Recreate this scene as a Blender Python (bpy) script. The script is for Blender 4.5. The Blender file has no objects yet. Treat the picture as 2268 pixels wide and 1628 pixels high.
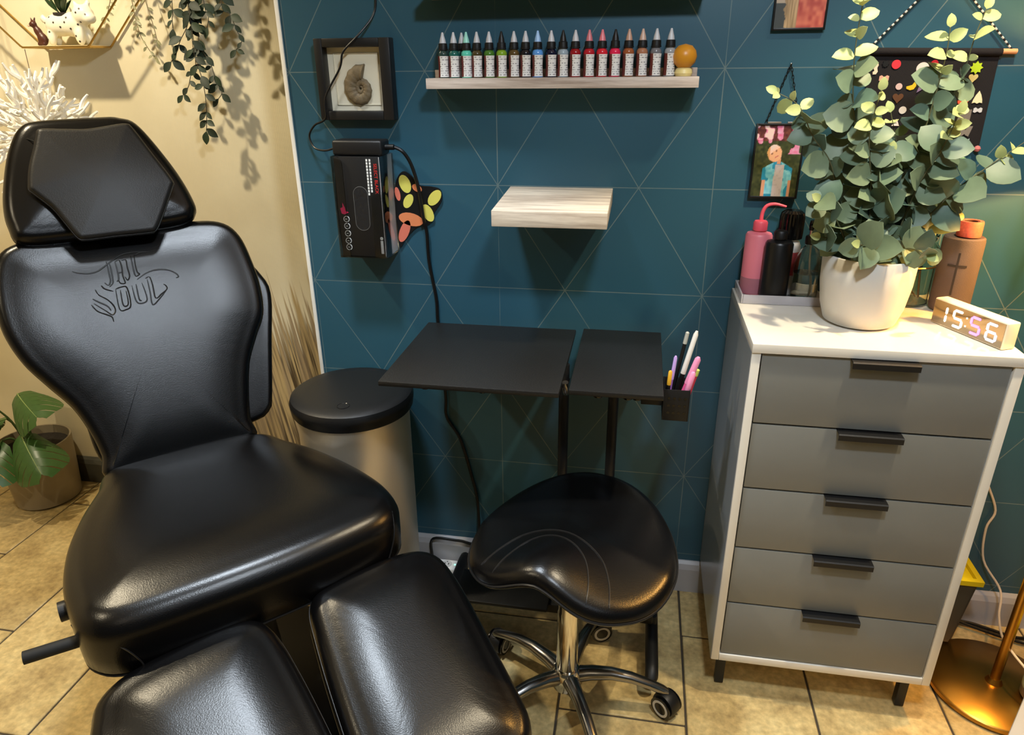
import bpy, bmesh, math, random
from mathutils import Vector, Matrix
from mathutils.bvhtree import BVHTree
random.seed(7)
R = math.radians
sc = bpy.context.scene
COL = sc.collection

# ------------------------------------------------------------------ camera
cam = bpy.data.cameras.new('camera'); camo = bpy.data.objects.new('camera', cam); COL.objects.link(camo)
cam.sensor_fit = 'HORIZONTAL'; cam.sensor_width = 36.0; cam.lens = 1554.3 / 2268 * 36.0
cam.clip_start = 0.02; cam.clip_end = 50
PITCH, YAW, ROLL, CAMZ = 0.404676, 0.180611, -0.010383, 1.492
fw = Vector((-math.sin(YAW)*math.cos(PITCH), math.cos(YAW)*math.cos(PITCH), -math.sin(PITCH)))
rt = Vector((math.cos(YAW), math.sin(YAW), 0)); up = rt.cross(fw)
rt2 = rt*math.cos(ROLL) + up*math.sin(ROLL); up2 = -rt*math.sin(ROLL) + up*math.cos(ROLL)
camo.matrix_world = Matrix(((rt2.x, up2.x, -fw.x, 0), (rt2.y, up2.y, -fw.y, 0), (rt2.z, up2.z, -fw.z, CAMZ), (0, 0, 0, 1)))
sc.camera = camo

# ------------------------------------------------------------------ world, exposure
wd = bpy.data.worlds.new('world'); sc.world = wd; wd.use_nodes = True
wd.node_tree.nodes['Background'].inputs[0].default_value = (1.0, 0.82, 0.6, 1)
wd.node_tree.nodes['Background'].inputs[1].default_value = 0.02
sc.view_settings.view_transform = 'Standard'; sc.view_settings.look = 'None'
sc.view_settings.gamma = 1; sc.view_settings.use_curve_mapping = False
sc.view_settings.exposure = 0.3

# lamps of the room: (x, y, watts, colour, cone degrees)
CEIL = 2.42
WARM = (1.0, 0.85, 0.59); NEUT = (1.0, 0.87, 0.68); COOL = (0.80, 0.90, 1.0)
DOWNLIGHTS = [(-1.72, 1.38, 70, WARM, 120, .03, .55), (0.24, 0.30, 92, COOL, 172, .10, .15), (-0.62, 1.14, 95, COOL, 76, .09, .5),
              (0.62, 1.22, 75, WARM, 82, .03, .45), (-0.2, -1.0, 6, NEUT, 130, .03, .5), (-1.75, -0.1, 45, WARM, 130, .03, .5)]
PANEL = (1.25, -0.55, 2, COOL)

# ------------------------------------------------------------------ helpers
def lin(c):
    return tuple(((v/255)/12.92 if v/255 <= 0.04045 else ((v/255+0.055)/1.055)**2.4) for v in c) + (1.0,)
MATS = {}
def mat(name, rgb=(128, 128, 128), rough=0.5, metal=0.0, bump=0.0, bscale=200.0, var=0.0, vscale=20.0, trans=0.0, emit=None, estr=0.0, ior=1.45, coat=0.0, alpha=1.0, sss=0.0, spec=0.5, stretch=(1,1,1)):
    if name in MATS: return MATS[name]
    m = bpy.data.materials.new(name); m.use_nodes = True; nt = m.node_tree; b = nt.nodes['Principled BSDF']
    c = lin(rgb); b.inputs['Base Color'].default_value = c
    b.inputs['Roughness'].default_value = rough; b.inputs['Metallic'].default_value = metal
    b.inputs['IOR'].default_value = ior; b.inputs['Transmission Weight'].default_value = trans
    b.inputs['Coat Weight'].default_value = coat; b.inputs['Alpha'].default_value = alpha
    b.inputs['Specular IOR Level'].default_value = spec
    if emit: b.inputs['Emission Color'].default_value = lin(emit); b.inputs['Emission Strength'].default_value = estr
    tc = nt.nodes.new('ShaderNodeTexCoord'); mp = nt.nodes.new('ShaderNodeMapping'); mp.inputs['Scale'].default_value = stretch
    nt.links.new(tc.outputs['Object'], mp.inputs['Vector'])
    n = nt.nodes.new('ShaderNodeTexNoise'); n.inputs['Scale'].default_value = vscale; n.inputs['Detail'].default_value = 4
    nt.links.new(mp.outputs[0], n.inputs['Vector'])
    mx = nt.nodes.new('ShaderNodeMix'); mx.data_type = 'RGBA'; mx.blend_type = 'MULTIPLY'
    mx.inputs['A'].default_value = c
    rp = nt.nodes.new('ShaderNodeMapRange'); rp.inputs['To Min'].default_value = 1-max(var, 0.03); rp.inputs['To Max'].default_value = 1+max(var, 0.03)
    nt.links.new(n.outputs['Fac'], rp.inputs['Value']); nt.links.new(rp.outputs[0], mx.inputs['B'])
    mx.inputs['Factor'].default_value = 1; nt.links.new(mx.outputs['Result'], b.inputs['Base Color'])
    if bump > 0:
        n2 = nt.nodes.new('ShaderNodeTexNoise'); n2.inputs['Scale'].default_value = bscale; n2.inputs['Detail'].default_value = 3
        nt.links.new(mp.outputs[0], n2.inputs['Vector'])
        bp = nt.nodes.new('ShaderNodeBump'); bp.inputs['Strength'].default_value = bump; bp.inputs['Distance'].default_value = 0.002
        nt.links.new(n2.outputs['Fac'], bp.inputs['Height']); nt.links.new(bp.outputs[0], b.inputs['Normal'])
    MATS[name] = m; return m

def tag(o, label=None, cat=None, group=None, kind=None):
    if label: o['label'] = label
    if cat: o['category'] = cat
    if group: o['group'] = group
    if kind: o['kind'] = kind
    return o
def thing(name, label, cat, loc=(0, 0, 0), rz=0.0, group=None):
    o = bpy.data.objects.new(name, None); COL.objects.link(o); o.empty_display_size = 0.05
    o.location = loc; o.rotation_euler = (0, 0, rz)
    return tag(o, label, cat, group)
def rootmat(o):
    m = Matrix.Identity(4)
    while o is not None:
        m = (Matrix.Translation(o.location) @ o.rotation_euler.to_matrix().to_4x4()) @ m; o = o.parent
    return m
def smooth_mesh(me, ang=38):
    for p in me.polygons: p.use_smooth = True
    try: me.set_sharp_from_angle(angle=R(ang))
    except Exception: pass
def link(name, me, m, parent=None, loc=None, sm=True, ang=38):
    """me in world coordinates; put under parent, or made a thing of its own at loc"""
    if parent is not None: me.transform(rootmat(parent).inverted())
    elif loc is not None: me.transform(Matrix.Translation(-Vector(loc)))
    if sm: smooth_mesh(me, ang)
    o = bpy.data.objects.new(name, me); COL.objects.link(o)
    if parent is not None: o.parent = parent
    elif loc is not None: o.location = loc
    if m is not None:
        for mm in (m if isinstance(m, (list, tuple)) else [m]): me.materials.append(mm)
    return o
def mk(name, v, f, m, parent=None, loc=None, sm=True, ang=38, fm=None):
    me = bpy.data.meshes.new(name); me.from_pydata([tuple(x) for x in v], [], f); me.update()
    if fm: 
        for p, i in zip(me.polygons, fm): p.material_index = i
    return link(name, me, m, parent, loc, sm, ang)
def bmlink(name, bm, m, parent=None, loc=None, sm=True, ang=38):
    me = bpy.data.meshes.new(name); bmesh.ops.recalc_face_normals(bm, faces=bm.faces); bm.to_mesh(me); bm.free()
    return link(name, me, m, parent, loc, sm, ang)
def box(name, x0, x1, y0, y1, z0, z1, m, parent=None, loc=None, bev=0.002, seg=2, M=None):
    bm = bmesh.new(); bmesh.ops.create_cube(bm, size=1)
    for v in bm.verts: v.co = Vector(((x0+x1)/2+v.co.x*(x1-x0), (y0+y1)/2+v.co.y*(y1-y0), (z0+z1)/2+v.co.z*(z1-z0)))
    if bev > 0: bmesh.ops.bevel(bm, geom=bm.edges[:], offset=bev, segments=seg, affect='EDGES', profile=0.5)
    if M is not None: bm.transform(M)
    return bmlink(name, bm, m, parent, loc)
def lathe(name, prof, m, parent=None, loc=None, at=(0, 0, 0), seg=32, M=None, ang=38, sx=1.0, sy=1.0):
    """profile of (r, z); closed by poles where r == 0"""
    v, f = [], []; idx = []
    for r, z in prof:
        if r <= 1e-6: idx.append([len(v)]); v.append(Vector((0, 0, z)))
        else:
            idx.append(list(range(len(v), len(v)+seg)))
            for k in range(seg):
                a = 2*math.pi*k/seg; v.append(Vector((r*math.cos(a)*sx, r*math.sin(a)*sy, z)))
    for a, b in zip(idx, idx[1:]):
        if len(a) == 1 and len(b) == 1: continue
        for k in range(seg):
            k2 = (k+1) % seg
            if len(a) == 1: f.append((a[0], b[k2], b[k]))
            elif len(b) == 1: f.append((a[k], a[k2], b[0]))
            else: f.append((a[k], a[k2], b[k2], b[k]))
    T = Matrix.Translation(Vector(at)) @ (M if M is not None else Matrix.Identity(4))
    return mk(name, [T @ p for p in v], f, m, parent, loc, True, ang)
def cat_rom(pts, n, closed=False):
    P = [Vector(p) for p in pts]; out = []; N = len(P)
    segs = N if closed else N-1
    for i in range(segs):
        if closed: p0, p1, p2, p3 = P[i-1], P[i], P[(i+1) % N], P[(i+2) % N]
        else: p0, p1, p2, p3 = P[max(i-1, 0)], P[i], P[i+1], P[min(i+2, N-1)]
        for k in range(n):
            t = k/n
            out.append(0.5*((2*p1)+(p2-p0)*t+(2*p0-5*p1+4*p2-p3)*t*t+(3*p1-p0-3*p2+p3)*t**3))
    if not closed: out.append(P[-1])
    return out
def resample(pts, n):
    """closed curve to n evenly spaced points"""
    P = pts+[pts[0]]; L = [0]
    for a, b in zip(P, P[1:]): L.append(L[-1]+(b-a).length)
    out = []; j = 0
    for k in range(n):
        d = L[-1]*k/n
        while L[j+1] < d: j += 1
        t = (d-L[j])/max(L[j+1]-L[j], 1e-9); out.append(P[j].lerp(P[j+1], t))
    return out
def tube_geo(pts, r, seg=8, closed=False):
    P = [Vector(p) for p in pts]; n = len(P); v, f = [], []
    rad = r if isinstance(r, (list, tuple)) else [r]*n
    t0 = (P[1]-P[0]).normalized(); up_ = Vector((0, 0, 1)) if abs(t0.z) < 0.9 else Vector((1, 0, 0))
    nrm = t0.cross(up_).normalized()
    for i in range(n):
        if closed: t = (P[(i+1) % n]-P[i-1])
        else: t = (P[min(i+1, n-1)]-P[max(i-1, 0)])
        t = t.normalized() if t.length > 1e-9 else t0
        nrm = (nrm-t*nrm.dot(t)).normalized(); bn = t.cross(nrm)
        for k in range(seg):
            a = 2*math.pi*k/seg; v.append(P[i]+(nrm*math.cos(a)+bn*math.sin(a))*rad[i])
    for i in range(n if closed else n-1):
        j = (i+1) % n
        for k in range(seg):
            k2 = (k+1) % seg; f.append((i*seg+k, i*seg+k2, j*seg+k2, j*seg+k))
    if not closed: f.append(tuple(reversed(range(seg)))); f.append(tuple((n-1)*seg+k for k in range(seg)))
    return v, f
def tube(name, pts, r, m, parent=None, loc=None, seg=8, closed=False, sm=4):
    P = cat_rom(pts, sm, closed) if sm > 1 else [Vector(p) for p in pts]
    if isinstance(r, (list, tuple)) and sm > 1:
        rr = []
        for i in range(len(pts)-1):
            for k in range(sm): rr.append(r[i]+(r[i+1]-r[i])*k/sm)
        rr.append(r[-1]); r = rr
    v, f = tube_geo(P, r, seg, closed); return mk(name, v, f, m, parent, loc)
def prism(name, outline, thick, mp, m, parent=None, loc=None, bev=0.0):
    """flat outline [(a,b)] extruded; mp(a,b,h) -> world"""
    n = len(outline); v = [mp(a, b, 0) for a, b in outline]+[mp(a, b, thick) for a, b in outline]
    f = [tuple(range(n)), tuple(range(2*n-1, n-1, -1))]+[(i, (i+1) % n, n+(i+1) % n, n+i) for i in range(n)]
    bm = bmesh.new(); bv = [bm.verts.new(x) for x in v]
    for q in f: bm.faces.new([bv[i] for i in q])
    if bev > 0: bmesh.ops.bevel(bm, geom=[e for e in bm.edges if abs(bv.index(e.verts[0])-bv.index(e.verts[1])) != n], offset=bev, segments=2, affect='EDGES')
    return bmlink(name, bm, m, parent, loc)
def text_mesh(name, s, size, M, m, parent, depth=0.0003, spacing=1.0, shear=0.0, align='CENTER'):
    cu = bpy.data.curves.new(name, 'FONT'); cu.body = s; cu.size = size; cu.extrude = depth; cu.align_x = align; cu.align_y = 'CENTER'; cu.space_character = spacing; cu.shear = shear
    o = bpy.data.objects.new('tmp_text', cu); COL.objects.link(o)
    dg = bpy.context.evaluated_depsgraph_get(); me = bpy.data.meshes.new_from_object(o.evaluated_get(dg))
    bpy.data.objects.remove(o); bpy.data.curves.remove(cu)
    me.materials.clear(); me.name = name; me.transform(M)
    return link(name, me, m, parent, None, False)
def wallM(x, y, z, rot=0.0):
    """text plane facing -Y (towards the room), optionally rotated in the plane"""
    return Matrix.Translation((x, y, z)) @ Matrix.Rotation(R(90), 4, 'X') @ Matrix.Rotation(R(rot), 4, 'Z')
def attr_mat(name, rough=0.4):
    if name in MATS: return MATS[name]
    m = bpy.data.materials.new(name); m.use_nodes = True; nt = m.node_tree
    a = nt.nodes.new('ShaderNodeAttribute'); a.attribute_name = 'Col'
    nt.links.new(a.outputs['Color'], nt.nodes['Principled BSDF'].inputs['Base Color']); nt.nodes['Principled BSDF'].inputs['Roughness'].default_value = rough
    MATS[name] = m; return m
def print_grid(name, nx, ny, mp, fn, parent, matname='photo_print'):
    """flat print: fn(u,v)->sRGB, v from 0 at bottom"""
    v, f = [], []
    for j in range(ny+1):
        for i in range(nx+1): v.append(mp(i/nx, j/ny))
    for j in range(ny):
        for i in range(nx): f.append((j*(nx+1)+i, j*(nx+1)+i+1, (j+1)*(nx+1)+i+1, (j+1)*(nx+1)+i))
    o = mk(name, v, f, attr_mat(matname), parent, None, False)
    ca = o.data.color_attributes.new('Col', 'FLOAT_COLOR', 'POINT')
    for j in range(ny+1):
        for i in range(nx+1): ca.data[j*(nx+1)+i].color = lin(fn(i/nx, j/ny))
    return o
def hsh(a, b):
    x = math.sin(a*127.1+b*311.7)*43758.5453; return x-math.floor(x)
def vnoise(x, y):
    i, j = math.floor(x), math.floor(y); fx, fy = x-i, y-j; fx = fx*fx*(3-2*fx); fy = fy*fy*(3-2*fy)
    return (hsh(i, j)*(1-fx)+hsh(i+1, j)*fx)*(1-fy)+(hsh(i, j+1)*(1-fx)+hsh(i+1, j+1)*fx)*fy

# ------------------------------------------------------------------ materials of the shell
def wallpaper_mat():
    m = bpy.data.materials.new('teal_wallpaper'); m.use_nodes = True; nt = m.node_tree; L = nt.links; b = nt.nodes['Principled BSDF']
    geo = nt.nodes.new('ShaderNodeNewGeometry'); sp = nt.nodes.new('ShaderNodeSeparateXYZ'); L.new(geo.outputs['Position'], sp.inputs[0])
    def M(op, a, b_=None, c=None):
        n = nt.nodes.new('ShaderNodeMath'); n.operation = op
        for i, x in enumerate((a, b_, c)):
            if x is None: continue
            if isinstance(x, (int, float)): n.inputs[i].default_value = x
            else: L.new(x, n.inputs[i])
        return n.outputs[0]
    A, B = 0.3558, 0.27134
    u = M('DIVIDE', M('SUBTRACT', sp.outputs['X'], -0.8945), A); v = M('DIVIDE', M('SUBTRACT', 1.4846, sp.outputs['Z']), B)
    def dist(t, scale): return M('MULTIPLY', M('ABSOLUTE', M('SUBTRACT', t, M('ROUND', t))), scale)
    hv = M('MULTIPLY', v, 0.5)
    d = M('MINIMUM', dist(v, B), dist(M('ADD', u, hv), 0.2975)); d = M('MINIMUM', d, dist(M('SUBTRACT', u, hv), 0.2975))
    dv = dist(M('DIVIDE', u, 1.5), A*1.5)
    nz = nt.nodes.new('ShaderNodeTexNoise'); nz.inputs['Scale'].default_value = 3.0; L.new(geo.outputs['Position'], nz.inputs['Vector'])
    dv = M('ADD', dv, M('MULTIPLY', M('MAXIMUM', M('SUBTRACT', nz.outputs['Fac'], 0.5), 0.0), 0.006))
    d = M('MINIMUM', d, dv)
    mr = nt.nodes.new('ShaderNodeMapRange'); mr.interpolation_type = 'SMOOTHSTEP'
    mr.inputs['From Min'].default_value = 0.0005; mr.inputs['From Max'].default_value = 0.0015; mr.inputs['To Min'].default_value = 1; mr.inputs['To Max'].default_value = 0
    L.new(d, mr.inputs['Value'])
    n2 = nt.nodes.new('ShaderNodeTexNoise'); n2.inputs['Scale'].default_value = 9; n2.inputs['Detail'].default_value = 6; L.new(geo.outputs['Position'], n2.inputs['Vector'])
    ramp = nt.nodes.new('ShaderNodeMapRange'); ramp.inputs['From Min'].default_value = 0.3; ramp.inputs['From Max'].default_value = 0.7; ramp.inputs['To Min'].default_value = 0.45; ramp.inputs['To Max'].default_value = 0.85
    L.new(n2.outputs['Fac'], ramp.inputs['Value'])
    fac = M('MULTIPLY', mr.outputs[0], ramp.outputs[0])
    mx = nt.nodes.new('ShaderNodeMix'); mx.data_type = 'RGBA'; L.new(fac, mx.inputs['Factor'])
    mx.inputs['A'].default_value = lin((40, 82, 99)); mx.inputs['B'].default_value = lin((118, 132, 128))
    L.new(mx.outputs['Result'], b.inputs['Base Color']); b.inputs['Roughness'].default_value = 0.42
    n3 = nt.nodes.new('ShaderNodeTexNoise'); n3.inputs['Scale'].default_value = 350; bp = nt.nodes.new('ShaderNodeBump'); bp.inputs['Strength'].default_value = 0.08; bp.inputs['Distance'].default_value = 0.001
    L.new(geo.outputs['Position'], n3.inputs['Vector']); L.new(n3.outputs['Fac'], bp.inputs['Height']); L.new(bp.outputs[0], b.inputs['Normal'])
    return m
def mural_mat():
    m = bpy.data.materials.new('cream_mural_wallpaper'); m.use_nodes = True; nt = m.node_tree; L = nt.links; b = nt.nodes['Principled BSDF']
    geo = nt.nodes.new('ShaderNodeNewGeometry'); sp = nt.nodes.new('ShaderNodeSeparateXYZ'); L.new(geo.outputs['Position'], sp.inputs[0])
    def N(scale, sx, sz, det=5, shear=0.0):
        cx = nt.nodes.new('ShaderNodeCombineXYZ')
        a = nt.nodes.new('ShaderNodeMath'); a.operation = 'MULTIPLY_ADD'; L.new(sp.outputs['Z'], a.inputs[0]); a.inputs[1].default_value = shear; L.new(sp.outputs['X'], a.inputs[2])
        a2 = nt.nodes.new('ShaderNodeMath'); a2.operation = 'MULTIPLY'; L.new(a.outputs[0], a2.inputs[0]); a2.inputs[1].default_value = sx
        a3 = nt.nodes.new('ShaderNodeMath'); a3.operation = 'MULTIPLY'; L.new(sp.outputs['Z'], a3.inputs[0]); a3.inputs[1].default_value = sz
        L.new(a2.outputs[0], cx.inputs[0]); L.new(a3.outputs[0], cx.inputs[2])
        n = nt.nodes.new('ShaderNodeTexNoise'); n.inputs['Scale'].default_value = scale; n.inputs['Detail'].default_value = det; L.new(cx.outputs[0], n.inputs['Vector'])
        return n.outputs['Fac']
    def MR(x, a, b_, c, d):
        n = nt.nodes.new('ShaderNodeMapRange'); n.interpolation_type = 'SMOOTHSTEP'; L.new(x, n.inputs['Value'])
        for k, val in zip(('From Min', 'From Max', 'To Min', 'To Max'), (a, b_, c, d)): n.inputs[k].default_value = val
        return n.outputs[0]
    def M(op, a, b_):
        n = nt.nodes.new('ShaderNodeMath'); n.operation = op
        for i, x in enumerate((a, b_)):
            if isinstance(x, (int, float)): n.inputs[i].default_value = x
            else: L.new(x, n.inputs[i])
        return n.outputs[0]
    streak = N(1.0, 105, 3.0, 7, 0.16); streak2 = N(1.0, 30, 1.6, 5, 0.10); cloud = N(2.2, 1, 1, 4)
    edge = M('ADD', M('MULTIPLY', M('ADD', sp.outputs['X'], 0.9), 0.55), 0.88)       # height of the reed tops falls off to the left
    top = M('ADD', edge, M('MULTIPLY', M('SUBTRACT', streak, 0.5), 0.9))
    mask = MR(M('SUBTRACT', top, sp.outputs['Z']), -0.04, 0.10, 0, 1)
    lmask = MR(sp.outputs['X'], -1.75, -1.15, 0.0, 1.0); mask = M('MULTIPLY', mask, lmask)
    mix1 = nt.nodes.new('ShaderNodeMix'); mix1.data_type = 'RGBA'; L.new(MR(streak, 0.40, 0.58, 0, 1), mix1.inputs['Factor'])
    mix1.inputs['A'].default_value = lin((70, 56, 36)); mix1.inputs['B'].default_value = lin((186, 162, 114))
    mix2 = nt.nodes.new('ShaderNodeMix'); mix2.data_type = 'RGBA'; L.new(MR(streak2, 0.42, 0.64, 0, 0.75), mix2.inputs['Factor'])
    L.new(mix1.outputs['Result'], mix2.inputs['A']); mix2.inputs['B'].default_value = lin((146, 128, 104))
    base = nt.nodes.new('ShaderNodeMix'); base.data_type = 'RGBA'; L.new(MR(cloud, 0.35, 0.7, 0, 1), base.inputs['Factor'])
    base.inputs['A'].default_value = lin((226, 216, 186)); base.inputs['B'].default_value = lin((212, 200, 168))
    out = nt.nodes.new('ShaderNodeMix'); out.data_type = 'RGBA'; L.new(mask, out.inputs['Factor']); L.new(base.outputs['Result'], out.inputs['A']); L.new(mix2.outputs['Result'], out.inputs['B'])
    L.new(out.outputs['Result'], b.inputs['Base Color']); b.inputs['Roughness'].default_value = 0.55
    wv = nt.nodes.new('ShaderNodeTexWave'); wv.inputs['Scale'].default_value = 55; wv.inputs['Distortion'].default_value = 2.5; wv.inputs['Detail'].default_value = 1; L.new(geo.outputs['Position'], wv.inputs['Vector'])
    bp = nt.nodes.new('ShaderNodeBump'); bp.inputs['Strength'].default_value = 0.10; bp.inputs['Distance'].default_value = 0.001; L.new(wv.outputs['Fac'], bp.inputs['Height']); L.new(bp.outputs[0], b.inputs['Normal'])
    return m
def tile_mat():
    m = bpy.data.materials.new('beige_floor_tile'); m.use_nodes = True; nt = m.node_tree; L = nt.links; b = nt.nodes['Principled BSDF']
    geo = nt.nodes.new('ShaderNodeNewGeometry'); oi = nt.nodes.new('ShaderNodeObjectInfo')
    n1 = nt.nodes.new('ShaderNodeTexNoise'); n1.inputs['Scale'].default_value = 7; n1.inputs['Detail'].default_value = 8; n1.inputs['Roughness'].default_value = 0.7; L.new(geo.outputs['Position'], n1.inputs['Vector'])
    r = nt.nodes.new('ShaderNodeValToRGB'); L.new(n1.outputs['Fac'], r.inputs['Fac'])
    e = r.color_ramp.elements; e[0].position = 0.30; e[0].color = lin((160, 134, 88)); e[1].position = 0.72; e[1].color = lin((230, 208, 150)); x = e.new(0.5); x.color = lin((206, 180, 124))
    n2 = nt.nodes.new('ShaderNodeTexNoise'); n2.inputs['Scale'].default_value = 60; n2.inputs['Detail'].default_value = 5; L.new(geo.outputs['Position'], n2.inputs['Vector'])
    mr = nt.nodes.new('ShaderNodeMapRange'); mr.inputs['From Min'].default_value = 0.25; mr.inputs['From Max'].default_value = 0.75; mr.inputs['To Min'].default_value = 0.70; mr.inputs['To Max'].default_value = 1.22; L.new(n2.outputs['Fac'], mr.inputs['Value'])
    ob = nt.nodes.new('ShaderNodeMapRange'); ob.inputs['To Min'].default_value = 0.93; ob.inputs['To Max'].default_value = 1.05; L.new(oi.outputs['Random'], ob.inputs['Value'])
    mu = nt.nodes.new('ShaderNodeMath'); mu.operation = 'MULTIPLY'; L.new(mr.outputs[0], mu.inputs[0]); L.new(ob.outputs[0], mu.inputs[1])
    mx = nt.nodes.new('ShaderNodeMix'); mx.data_type = 'RGBA'; mx.blend_type = 'MULTIPLY'; mx.inputs['Factor'].default_value = 1; L.new(r.outputs['Color'], mx.inputs['A']); L.new(mu.outputs[0], mx.inputs['B'])
    L.new(mx.outputs['Result'], b.inputs['Base Color']); b.inputs['Roughness'].default_value = 0.38
    bp = nt.nodes.new('ShaderNodeBump'); bp.inputs['Strength'].default_value = 0.25; bp.inputs['Distance'].default_value = 0.002; L.new(n1.outputs['Fac'], bp.inputs['Height']); L.new(bp.outputs[0], b.inputs['Normal'])
    return m
def wood_mat(name, dark, light, sx, sy, sz):
    m = bpy.data.materials.new(name); m.use_nodes = True; nt = m.node_tree; L = nt.links; b = nt.nodes['Principled BSDF']
    tc = nt.nodes.new('ShaderNodeTexCoord'); mp = nt.nodes.new('ShaderNodeMapping'); mp.inputs['Scale'].default_value = (sx, sy, sz); L.new(tc.outputs['Object'], mp.inputs['Vector'])
    n = nt.nodes.new('ShaderNodeTexNoise'); n.inputs['Scale'].default_value = 1; n.inputs['Detail'].default_value = 7; n.inputs['Roughness'].default_value = 0.65; L.new(mp.outputs[0], n.inputs['Vector'])
    r = nt.nodes.new('ShaderNodeValToRGB'); L.new(n.outputs['Fac'], r.inputs['Fac']); e = r.color_ramp.elements
    e[0].position = 0.33; e[0].color = lin(dark); e[1].position = 0.62; e[1].color = lin(light)
    L.new(r.outputs['Color'], b.inputs['Base Color']); b.inputs['Roughness'].default_value = 0.5
    return m
WALLPAPER = wallpaper_mat(); MURAL = mural_mat(); TILE = tile_mat()
GREYWOOD = wood_mat('grey_washed_oak', (158, 140, 126), (214, 200, 188), 5, 60, 90)
LEATHER = mat('black_leather', (6, 6, 7), 0.27, bump=0.12, bscale=420, var=0.25, vscale=60, spec=0.45)
LEATHER2 = mat('black_leather_soft', (21, 21, 22), 0.46, bump=0.22, bscale=380, var=0.2, vscale=40)
PIPING = mat('black_piping', (24, 24, 25), 0.35)
BLACKP = mat('black_plastic', (17, 17, 18), 0.45, bump=0.1, bscale=500)
BLACKM = mat('black_powder_coat', (18, 18, 19), 0.5, bump=0.15, bscale=700)
BLACKG = mat('black_gloss', (10, 10, 11), 0.18)
CHROME = mat('chrome', (205, 203, 198), 0.12, 1.0)
ALU = mat('polished_aluminium', (150, 148, 145), 0.25, 1.0, var=0.1)
STEEL = mat('brushed_steel', (236, 226, 208), 0.40, 0.85, bump=0.12, bscale=60, stretch=(40, 40, 0.6))
BRASS = mat('brushed_brass', (176, 134, 62), 0.30, 1.0, var=0.1, vscale=12)
GOLDW = mat('gold_wire', (198, 164, 96), 0.28, 1.0)
WHITEPAINT = mat('white_paint', (226, 224, 220), 0.45)
GLOSSWHITE = mat('white_gloss_laminate', (228, 223, 212), 0.16, spec=0.6)
GREYSIDE = mat('grey_gloss_side', (150, 152, 154), 0.22)
GREYFRONT = mat('grey_laminate', (122, 123, 119), 0.40, var=0.04)
GLASS = mat('clear_glass', (235, 240, 236), 0.03, trans=1.0, ior=1.45)
ACRYL = mat('clear_acrylic', (244, 246, 248), 0.06, trans=1.0, ior=1.49)
PAPERW = mat('white_card', (232, 230, 226), 0.6)

# ------------------------------------------------------------------ the room
YB, YC, XC = 1.80, 2.06, -0.905        # teal wall, cream wall behind it, where the teal wall ends
XL, XR, YF = -2.60, 2.30, -2.40
def struct(o): o['kind'] = 'structure'; return o
FLOOR = struct(box('floor', XL-.1, XR+.1, YF-.1, YC+.1, -0.06, -0.004, mat('dark_grout', (70, 62, 50), 0.8), loc=(0, 0, -0.004), bev=0))
tw, tl, gap = 0.3175, 0.606, 0.0055
tile_me = {}
for k in range(-9, 7):
    x0 = 0.19+tw*k; off = 1.595 if k % 2 == 0 else 1.292
    for j in range(-7, 2):
        y0, y1 = off+j*tl, off+(j+1)*tl
        xa, xb = max(x0, XL), min(x0+tw, XR); ya, yb = max(y0, YF), min(y1, YC)
        if xb-xa < 0.03 or yb-ya < 0.03: continue
        key = (round(xb-xa, 3), round(yb-ya, 3))
        if key in tile_me:
            o = bpy.data.objects.new('tile', tile_me[key]); COL.objects.link(o); o.parent = FLOOR
        else:
            hx, hy = (xb-xa-gap)/2, (yb-ya-gap)/2
            o = box('tile', -hx, hx, -hy, hy, -0.009, 0, TILE, loc=(0, 0, 0), bev=0.0022, seg=1); o.parent = FLOOR; tile_me[key] = o.data
        o.location = ((xa+xb)/2, (ya+yb)/2, 0.004)
struct(box('wall_back', XC, XR+.1, YB, YC+.1, 0, CEIL, WALLPAPER, loc=(0.7, YB, 0), bev=0))
struct(box('wall_back_left', XL-.1, XC, YC, YC+.1, 0, CEIL, MURAL, loc=(-1.7, YC, 0), bev=0))
CREAM = mat('cream_paint', (216, 200, 165), 0.6)
struct(box('wall_left', XL-.1, XL, YF-.1, YC, 0, CEIL, CREAM, loc=(XL, 0, 0), bev=0))
struct(box('wall_right', XR, XR+.1, YF-.1, YB, 0, CEIL, WALLPAPER, loc=(XR, 0, 0), bev=0))
struct(box('wall_front', XL-.1, XR+.1, YF-.1, YF, 0, CEIL, mat('grey_green_paint', (96, 100, 96), 0.6), loc=(0, YF, 0), bev=0))
struct(box('ceiling', XL-.1, XR+.1, YF-.1, YC+.1, CEIL, CEIL+.06, WHITEPAINT, loc=(0, 0, CEIL), bev=0))
SKIRT = mat('grey_white_skirting', (176, 174, 176), 0.4)
def skirting(name, x0, x1, y, m):
    prof = [(0, 0.0), (0.018, 0.0), (0.018, 0.082), (0.012, 0.098), (0.004, 0.106), (0, 0.106)]
    v = [Vector((x, y-d, z)) for x in (x0, x1) for d, z in prof]; n = len(prof)
    f = [tuple(range(n)), tuple(range(2*n-1, n-1, -1))]+[(i, (i+1) % n, n+(i+1) % n, n+i) for i in range(n)]
    return struct(mk(name, v, f, m, loc=((x0+x1)/2, y, 0), ang=20))
skirting('baseboard_back', XC, XR, YB-0.0005, SKIRT); skirting('baseboard_left', XL, XC-.001, YC-0.0005, mat('dark_skirting', (78, 76, 66), 0.45))
struct(box('trim_1', XC-.006, XC+.004, YB-.004, YB+.006, 0.106, CEIL-.001, mat('white_corner_bead', (240, 236, 226), 0.4), loc=(XC, YB, 0.106), bev=0.001))

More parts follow.
